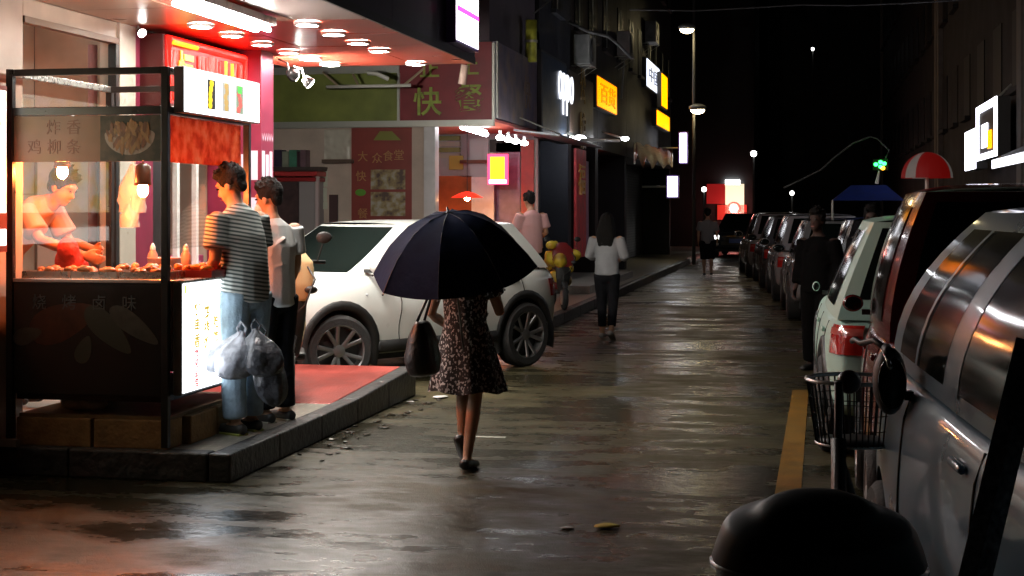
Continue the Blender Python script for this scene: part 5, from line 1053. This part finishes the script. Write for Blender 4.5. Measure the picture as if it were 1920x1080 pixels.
# ragged red awning cloth
aw2 = thing('red_awning', 'ragged dark red awning over the closed shop', 'awning', XP(1225, 300, SX)); P = []
for i in range(14):
    row = []
    for j in range(7):
        px = 1190 + 70 * i / 13; f = j / 6; p = XP(px, 268 + 34 * f + 12 * i / 13, SX + .15 + .9 * f); row.append(p + Vector((0, 0, .1 * math.sin(i * 1.7) * f + random.uniform(-.06, .06))))
    P.append(row)
obj('cloth', MB().grid(P), ramp_mat('awning_red', 'ShaderNodeTexNoise', [(.35, (.05, .01, .01)), (.5, (.12, .015, .01)), (.7, (.2, .07, .05))], setup=lambda t: setattr(t.inputs['Scale'], 'default_value', 4)), aw2, smooth=True)
for i in (0, 13): obj('stay', MB().cyl(P[i][0], P[i][6], .02, n=6), alu, aw2)
# street-lamp pole with two heads
p = DP(1301, 390, 41); SLm = thing('street_lamp', 'tall pole with two bright lamp heads at the end of the row', 'street lamp', (p.x, p.y, 0)); lamp = E('lamp_street', (1, .8, .42), 30)
obj('pole', MB().cyl((p.x, p.y, .1), (p.x, p.y, 9.), .05, .035), M('pole_grey', (.1, .1, .1), .6, metal=.3), SLm, smooth=True)
for px, py in ((1288, 55), (1308, 206)):
    q = DP(px, py, 40.6); obj('lamp_head', MB().ell(q + Vector((0, 0, .06)), (.24, .3, .1)), M('lamp_shell', (.3, .3, .3), .4), SLm, smooth=True); obj('lens', MB().ell(q, (.19, .22, .11)), lamp, SLm, smooth=True); obj('arm', MB().cyl((p.x, p.y, q.z + .1), q + Vector((0, 0, .1)), .03, n=8), alu, SLm)
for lab, px, py, d, s in (('far lamp on a post above the street end', 1413, 288, 50, .1), ('far lamp low beside the walker', 1320, 355, 55, .09), ('far lamp over the parked cars', 1485, 362, 48, .07), ('lone small light high over the street', 1797, 20, 60, .08), ('faint light high in a dark block', 1524, 92, 70, .07)):
    q = DP(px, py, d); t = thing('far_lamp', lab, 'lamp', (q.x, q.y, 0), group='small lamps in the distance'); obj('bulb', MB().ell(q, (s, s, s)), E('lamp_far', (1, 1, .97), 9 if d < 58 else 3), t, smooth=True); obj('post', MB().cyl((q.x, q.y + .15, 0), (q.x, q.y + .15, q.z + .1), .035, n=8), M('pole_dark', (.03, .03, .03), .6), t)
# far end: cross block with red shop and cream lit panel
FY = 60.
shopx = thing('far_block', 'dark block closing the street with a red lit shop at its foot', 'building', (-4, FY, 0)); dk2 = M('far_dark', (.03, .03, .033), .8, var=.3, scale=.6)
obj('wall', MB().box(-7.5, -2.2, FY, FY + 6, 0, 16), dk2, shopx)
for px0, py0, px1, py1, nm, m in ((1325, 345, 1359, 382, 'red_board', M('far_red', (.4, .03, .03), .5, emit=(1, .03, .03), es=.12)), (1360, 345, 1395, 400, 'cream_panel', E('far_cream', (1, .85, .6), .75)), (1360, 337, 1387, 346, 'lamp_strip', E('far_lamp_strip', (1, 1, .97), 7)), (1345, 384, 1400, 412, 'red_front', M('far_red2', (.5, .03, .02), .5, emit=(1, .05, .03), es=.25))): ry_(nm, px0, py0, px1, py1, FY - .12, m, shopx, .1)
rl = thing('red_lamp', 'round glowing red lamp before the cream lit panel', 'lamp', YP(1376, 391, FY - 1)); q = YP(1376, 391, FY - 1); obj('bulb', MB().ell(q, (.16, .16, .16)), E('lamp_red', (1, .35, .3), 20), rl, smooth=True); obj('ring', MB().lathe([(.2, .02), (.27, .0), (.2, -.02)], 20, Matrix.Translation(q + Vector((0, .05, 0))) @ Matrix.Rotation(R(90), 4, 'X')), E('lamp_red_ring', (1, .03, .02), 4), rl, smooth=True)
far2 = thing('far_block', 'unlit tower block behind the row of parked cars', 'building', (4, 78, 0)); obj('wall', MB().box(-2.1, 14, 76, 84, 0, 24), dk2, far2)
for i in range(5):
    for k in range(4): obj('window', MB().box(-1.2 + i * 2, -.2 + i * 2, 75.95, 75.99, 4 + k * 3.2, 5.4 + k * 3.2), farglass, far2)
# ------------------------------------------------------------------ far side of the street
RX = 3.3
for i, (y0, y1, lab) in enumerate(((10, 24, 'dark building behind the silver minivan'), (24, 40, 'dark building with white lit signs past the parked cars'), (40, 72, 'dark long building beyond the lit signs'))):
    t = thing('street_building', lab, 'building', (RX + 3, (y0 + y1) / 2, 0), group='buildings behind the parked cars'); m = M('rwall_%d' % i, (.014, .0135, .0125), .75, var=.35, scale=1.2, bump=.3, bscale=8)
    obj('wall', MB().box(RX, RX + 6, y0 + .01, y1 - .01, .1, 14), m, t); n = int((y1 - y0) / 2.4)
    for k in range(4):
        for j in range(n):
            yy = y0 + (j + .5) * (y1 - y0) / n; z = 3.6 + k * 2.7
            wv = obj('window', MB().box(RX - .02, RX, yy - .6, yy + .6, z, z + 1.3), farglass, t); obj('sill', MB().box(RX - .12, RX, yy - .65, yy + .65, z - .09, z - .003), m, wv)
    for yy in (y0 + .4, y1 - .4): obj('corner_pier', MB().box(RX - .12, RX - .001, yy - .25, yy + .25, .1, 14), M('pier_pale', (.2, .18, .16), .7, var=.2), t)
def rsign(label, px0, pt0, pb0, px1, frame):
    a, b = XP(px0, pt0, RX - .4), XP(px1, pt0, RX - .4); zt, zb = XP(px1, pt0, RX - .4).z, XP(px1, pb0, RX - .4).z; t = thing('shop_sign', label, 'sign', (RX - .4, a.y, zb)); x = RX - .4
    wl = E('sign_violet_white', (.88, .88, 1), 3.5)
    obj('box', MB().box(x + .005, x + .2, b.y, a.y, zb, zt), M('sign_box', (.05, .05, .05), .5), t)
    if frame:
        for (y0, y1, z0, z1) in ((b.y, a.y, zt - .12, zt), (b.y, b.y + .3, zb, zt - .125), (a.y - .3, a.y, zb, zt - .125), (b.y + .305, a.y - .305, zb, zb + .1)): obj('lit_edge', MB().box(x - .02, x, y0, y1, z0, z1), wl, t)
        obj('lit_panel', MB().box(x - .015, x, b.y + 1.3, a.y - .8, zb + .2, zt - .35), wl, t); obj('yellow_mark', MB().box(x - .03, x - .016, b.y + .6, b.y + 1.1, zb + .15, zb + .45), E('sign_amber2', (1, .36, 0), 1.7), t)
    else: obj('lit_panel', MB().box(x - .02, x, b.y, a.y, zb, zt), wl, t)
    obj('stay', MB().cyl((x + .1, (a.y + b.y) / 2, zt), (RX, (a.y + b.y) / 2, zt + .3), .02, n=6), alu, t)
rsign('white framed lit sign with small yellow mark', 1832, 180, 292, 1870, True); rsign('narrow white lit sign next to the framed one', 1811, 240, 316, 1830, False)
lw_ = thing('lit_awning', 'white lit awning edge under the framed sign', 'awning', XP(1890, 298, RX - .6)); a, b = XP(1862, 303, RX - .8), XP(1935, 290, RX - .8)
obj('valance', MB().box(RX - .82, RX - .8, b.y, a.y, a.z - .1, a.z + .02), E('valance_white', (.9, .92, 1), 1.5), lw_); obj('cloth', MB().add([(RX - .8, b.y, a.z + .03), (RX - .8, a.y, a.z + .03), (RX, a.y, a.z + .4), (RX, b.y, a.z + .4)], [(0, 1, 2, 3)]), M('awning_grey', (.5, .52, .55), .45), lw_)
# red and white striped parasol, lit look put in by faint emission
pr_ = thing('parasol', 'red and white striped parasol with added glow above the dark red car', 'parasol', (DP(1738, 390, 16).x, DP(1738, 390, 16).y, 0)); c = DP(1738, 334, 16)
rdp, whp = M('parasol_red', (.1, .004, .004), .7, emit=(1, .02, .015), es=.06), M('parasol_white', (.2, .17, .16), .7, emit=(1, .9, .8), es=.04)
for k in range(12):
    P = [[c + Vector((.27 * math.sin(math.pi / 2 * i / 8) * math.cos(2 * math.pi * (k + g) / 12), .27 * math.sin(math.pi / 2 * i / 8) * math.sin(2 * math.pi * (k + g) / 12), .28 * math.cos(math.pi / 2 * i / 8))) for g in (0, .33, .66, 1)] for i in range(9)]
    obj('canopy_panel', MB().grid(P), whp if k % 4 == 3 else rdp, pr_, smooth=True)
obj('pole', MB().cyl((c.x, c.y, 0), (c.x, c.y, c.z + .27), .02, n=8), wp, pr_)
# blue tarpaulin roof
bt_ = thing('blue_canopy', 'blue tarpaulin canopy behind the parked cars', 'canopy', (DP(1625, 390, 24).x, DP(1625, 390, 24).y, 0)); a = DP(1560, 376, 24); b = DP(1692, 378, 24); tpz = DP(1620, 347, 24).z
m = MB(); cx_, cy_ = (a.x + b.x) / 2, (a.y + b.y) / 2; m.add([(a.x, a.y - .6, a.z), (b.x, b.y - .6, a.z), (b.x, b.y + .9, a.z), (a.x, a.y + .9, a.z), (cx_ - .25, cy_ + .1, tpz), (cx_ + .3, cy_ + .1, tpz)], [(0, 1, 5, 4), (1, 2, 5), (2, 3, 4, 5), (3, 0, 4)]); obj('sheet', m, M('blue_tarp', (.02, .05, .3), .5, var=.3, emit=(.02, .05, .4), es=.0), bt_)
for p in (Vector((a.x, a.y - .6, a.z)), Vector((b.x, b.y - .6, a.z))): obj('post', MB().cyl((p.x, p.y, 0), p, .02, n=8), alu, bt_)
# green and amber led sign on a hanging cable
gl_ = thing('led_sign', 'small green and amber lit sign hanging from a cable', 'sign', DP(1651, 310, 20)); c = DP(1651, 311, 20)
ge = E('led_green', (.03, 1, .12), 6); ae = E('led_amber', (1, .45, .02), 6)
for dx, dz, m_ in ((-.06, .02, ge), (0, .05, ge), (.05, .03, ge), (.03, -.03, ae), (0, -.01, ge)): obj('led', MB().ell(c + Vector((dx, 0, dz)), (.028, .02, .025)), m_, gl_, smooth=True)
obj('plate', MB().box(c.x - .1, c.x + .1, c.y + .03, c.y + .05, c.z - .06, c.z + .09), blk, gl_); obj('tassel', MB().cyl(c + Vector((-.02, 0, -.07)), c + Vector((-.05, 0, -.24)), .01, .025, n=8), white, gl_)
wire = M('cable', (.07, .07, .07), .6)
def cable(label, pts, d, r=.012):
    t = tag(obj('overhead_cable', MB().tube([DP(px, py, d) for px, py in pts], r, 6), wire, smooth=True), label, 'cable')
cable('curved cable carrying the green lit sign', [(1470, 352), (1500, 338), (1540, 318), (1565, 295), (1600, 268), (1632, 256), (1645, 260), (1667, 282), (1660, 297)], 20, .012)
cable('thin cable across the dark sky', [(1180, 18), (1300, 20), (1420, 14), (1500, 9), (1600, 10), (1700, 6), (1800, 0), (1900, -12)], 26, .014)
cable('slack pale cable along the upper walls', [(1066, 40), (1100, 58), (1140, 68), (1160, 84), (1185, 110)], 27, .03)
cable('slanting cable over the takeaway roof', [(1000, 26), (1030, 2), (1050, -12)], 23, .012)
# litter in the gutter
for i, (px, py, s, c) in enumerate(((742, 756, .03, (.6, .6, .58)), (770, 754, .02, (.5, .5, .5)), (826, 747, .05, (.6, .6, .58)), (1064, 992, .025, (.5, .5, .48)), (1138, 990, .045, (.45, .4, .05)))):
    g = G(px, py); m = MB().ell((g.x, g.y, s * .22), (s * 1.6, s, s * .2), Matrix.Rotation(random.random(), 4, 'Z'), 10, 6)
    for k, v in enumerate(m.v): m.v[k] = v + Vector((random.uniform(-1, 1), random.uniform(-1, 1), random.uniform(0, .5))) * s * .2
    tag(obj('paper_scrap', m, M('scrap_%d' % i, c, .6), smooth=True), ['white scrap by the kerb of the red paving', 'tiny pale scrap next to the white kerb scrap', 'long white scrap beside the woman legs', 'pale scrap on the wet road in front', 'crumpled yellow leaf scrap on the wet road'][i], 'litter', 'scraps lying on the wet road')

# split units on the dark upper walls
for i, (px, py, lab) in enumerate(((1222, 62, 'air conditioner unit high on the wall near the white sign'), (1096, 96, 'air conditioner unit above the brown signboard'), (1172, 84, 'air conditioner unit on the wall over the yellow sign'))):
    p = XP(px, py, SX + .2); t = thing('air_conditioner', lab, 'air conditioner', p, group='outdoor units on the upper walls')
    obj('casing', MB().box(SX + .06, SX + .36, p.y - .42, p.y + .42, p.z - .28, p.z + .28), M('unit_grey', (.2, .2, .19), .5, var=.3, scale=6), t, bevel=.015)
    obj('fan_grille', MB().lathe([(.21, 0), (.22, .012), (.2, .02), (.06, .02), (.0, .022)], 24, Matrix.Translation((SX + .361, p.y - .1, p.z)) @ Matrix.Rotation(R(90), 4, 'Y')), M('grille_dark', (.05, .05, .05), .5), t, smooth=True)
    for dy in (-.3, .3): obj('bracket', MB().tube([(SX, p.y + dy, p.z - .3), (SX + .38, p.y + dy, p.z - .3), (SX, p.y + dy, p.z - .55)], .015, 6), alu, t)
    obj('hose', MB().tube([(SX + .1, p.y + .43, p.z - .1), (SX + .1, p.y + .6, p.z - .4), (SX + .04, p.y + .6, p.z - 1.2)], .025, 6), M('hose_grey', (.3, .3, .28), .6), t, smooth=True)

# wet leaves and grit along the gutter
lf = M('wet_leaf', (.03, .022, .012), .3); lm = MB()
for i in range(40):
    g = Vector((KX + random.uniform(.02, .3), random.uniform(8.9, 12.7), .004)); s_ = random.uniform(.012, .035); a = random.uniform(0, 6.28)
    m = MB().ell((g.x, g.y, .006), (s_ * 1.5, s_ * .7, .005), Matrix.Rotation(a, 4, 'Z'), 8, 5)
    for k, v in enumerate(m.v): m.v[k] = v + Vector((random.uniform(-1, 1), random.uniform(-1, 1), random.uniform(0, .4))) * s_ * .25
    lm.add(m.v, m.f)
gl_o = tag(obj('gutter_leaves', lm, lf, smooth=True, kind='stuff'), 'dark wet leaves and grit strewn along the gutter', 'leaves')
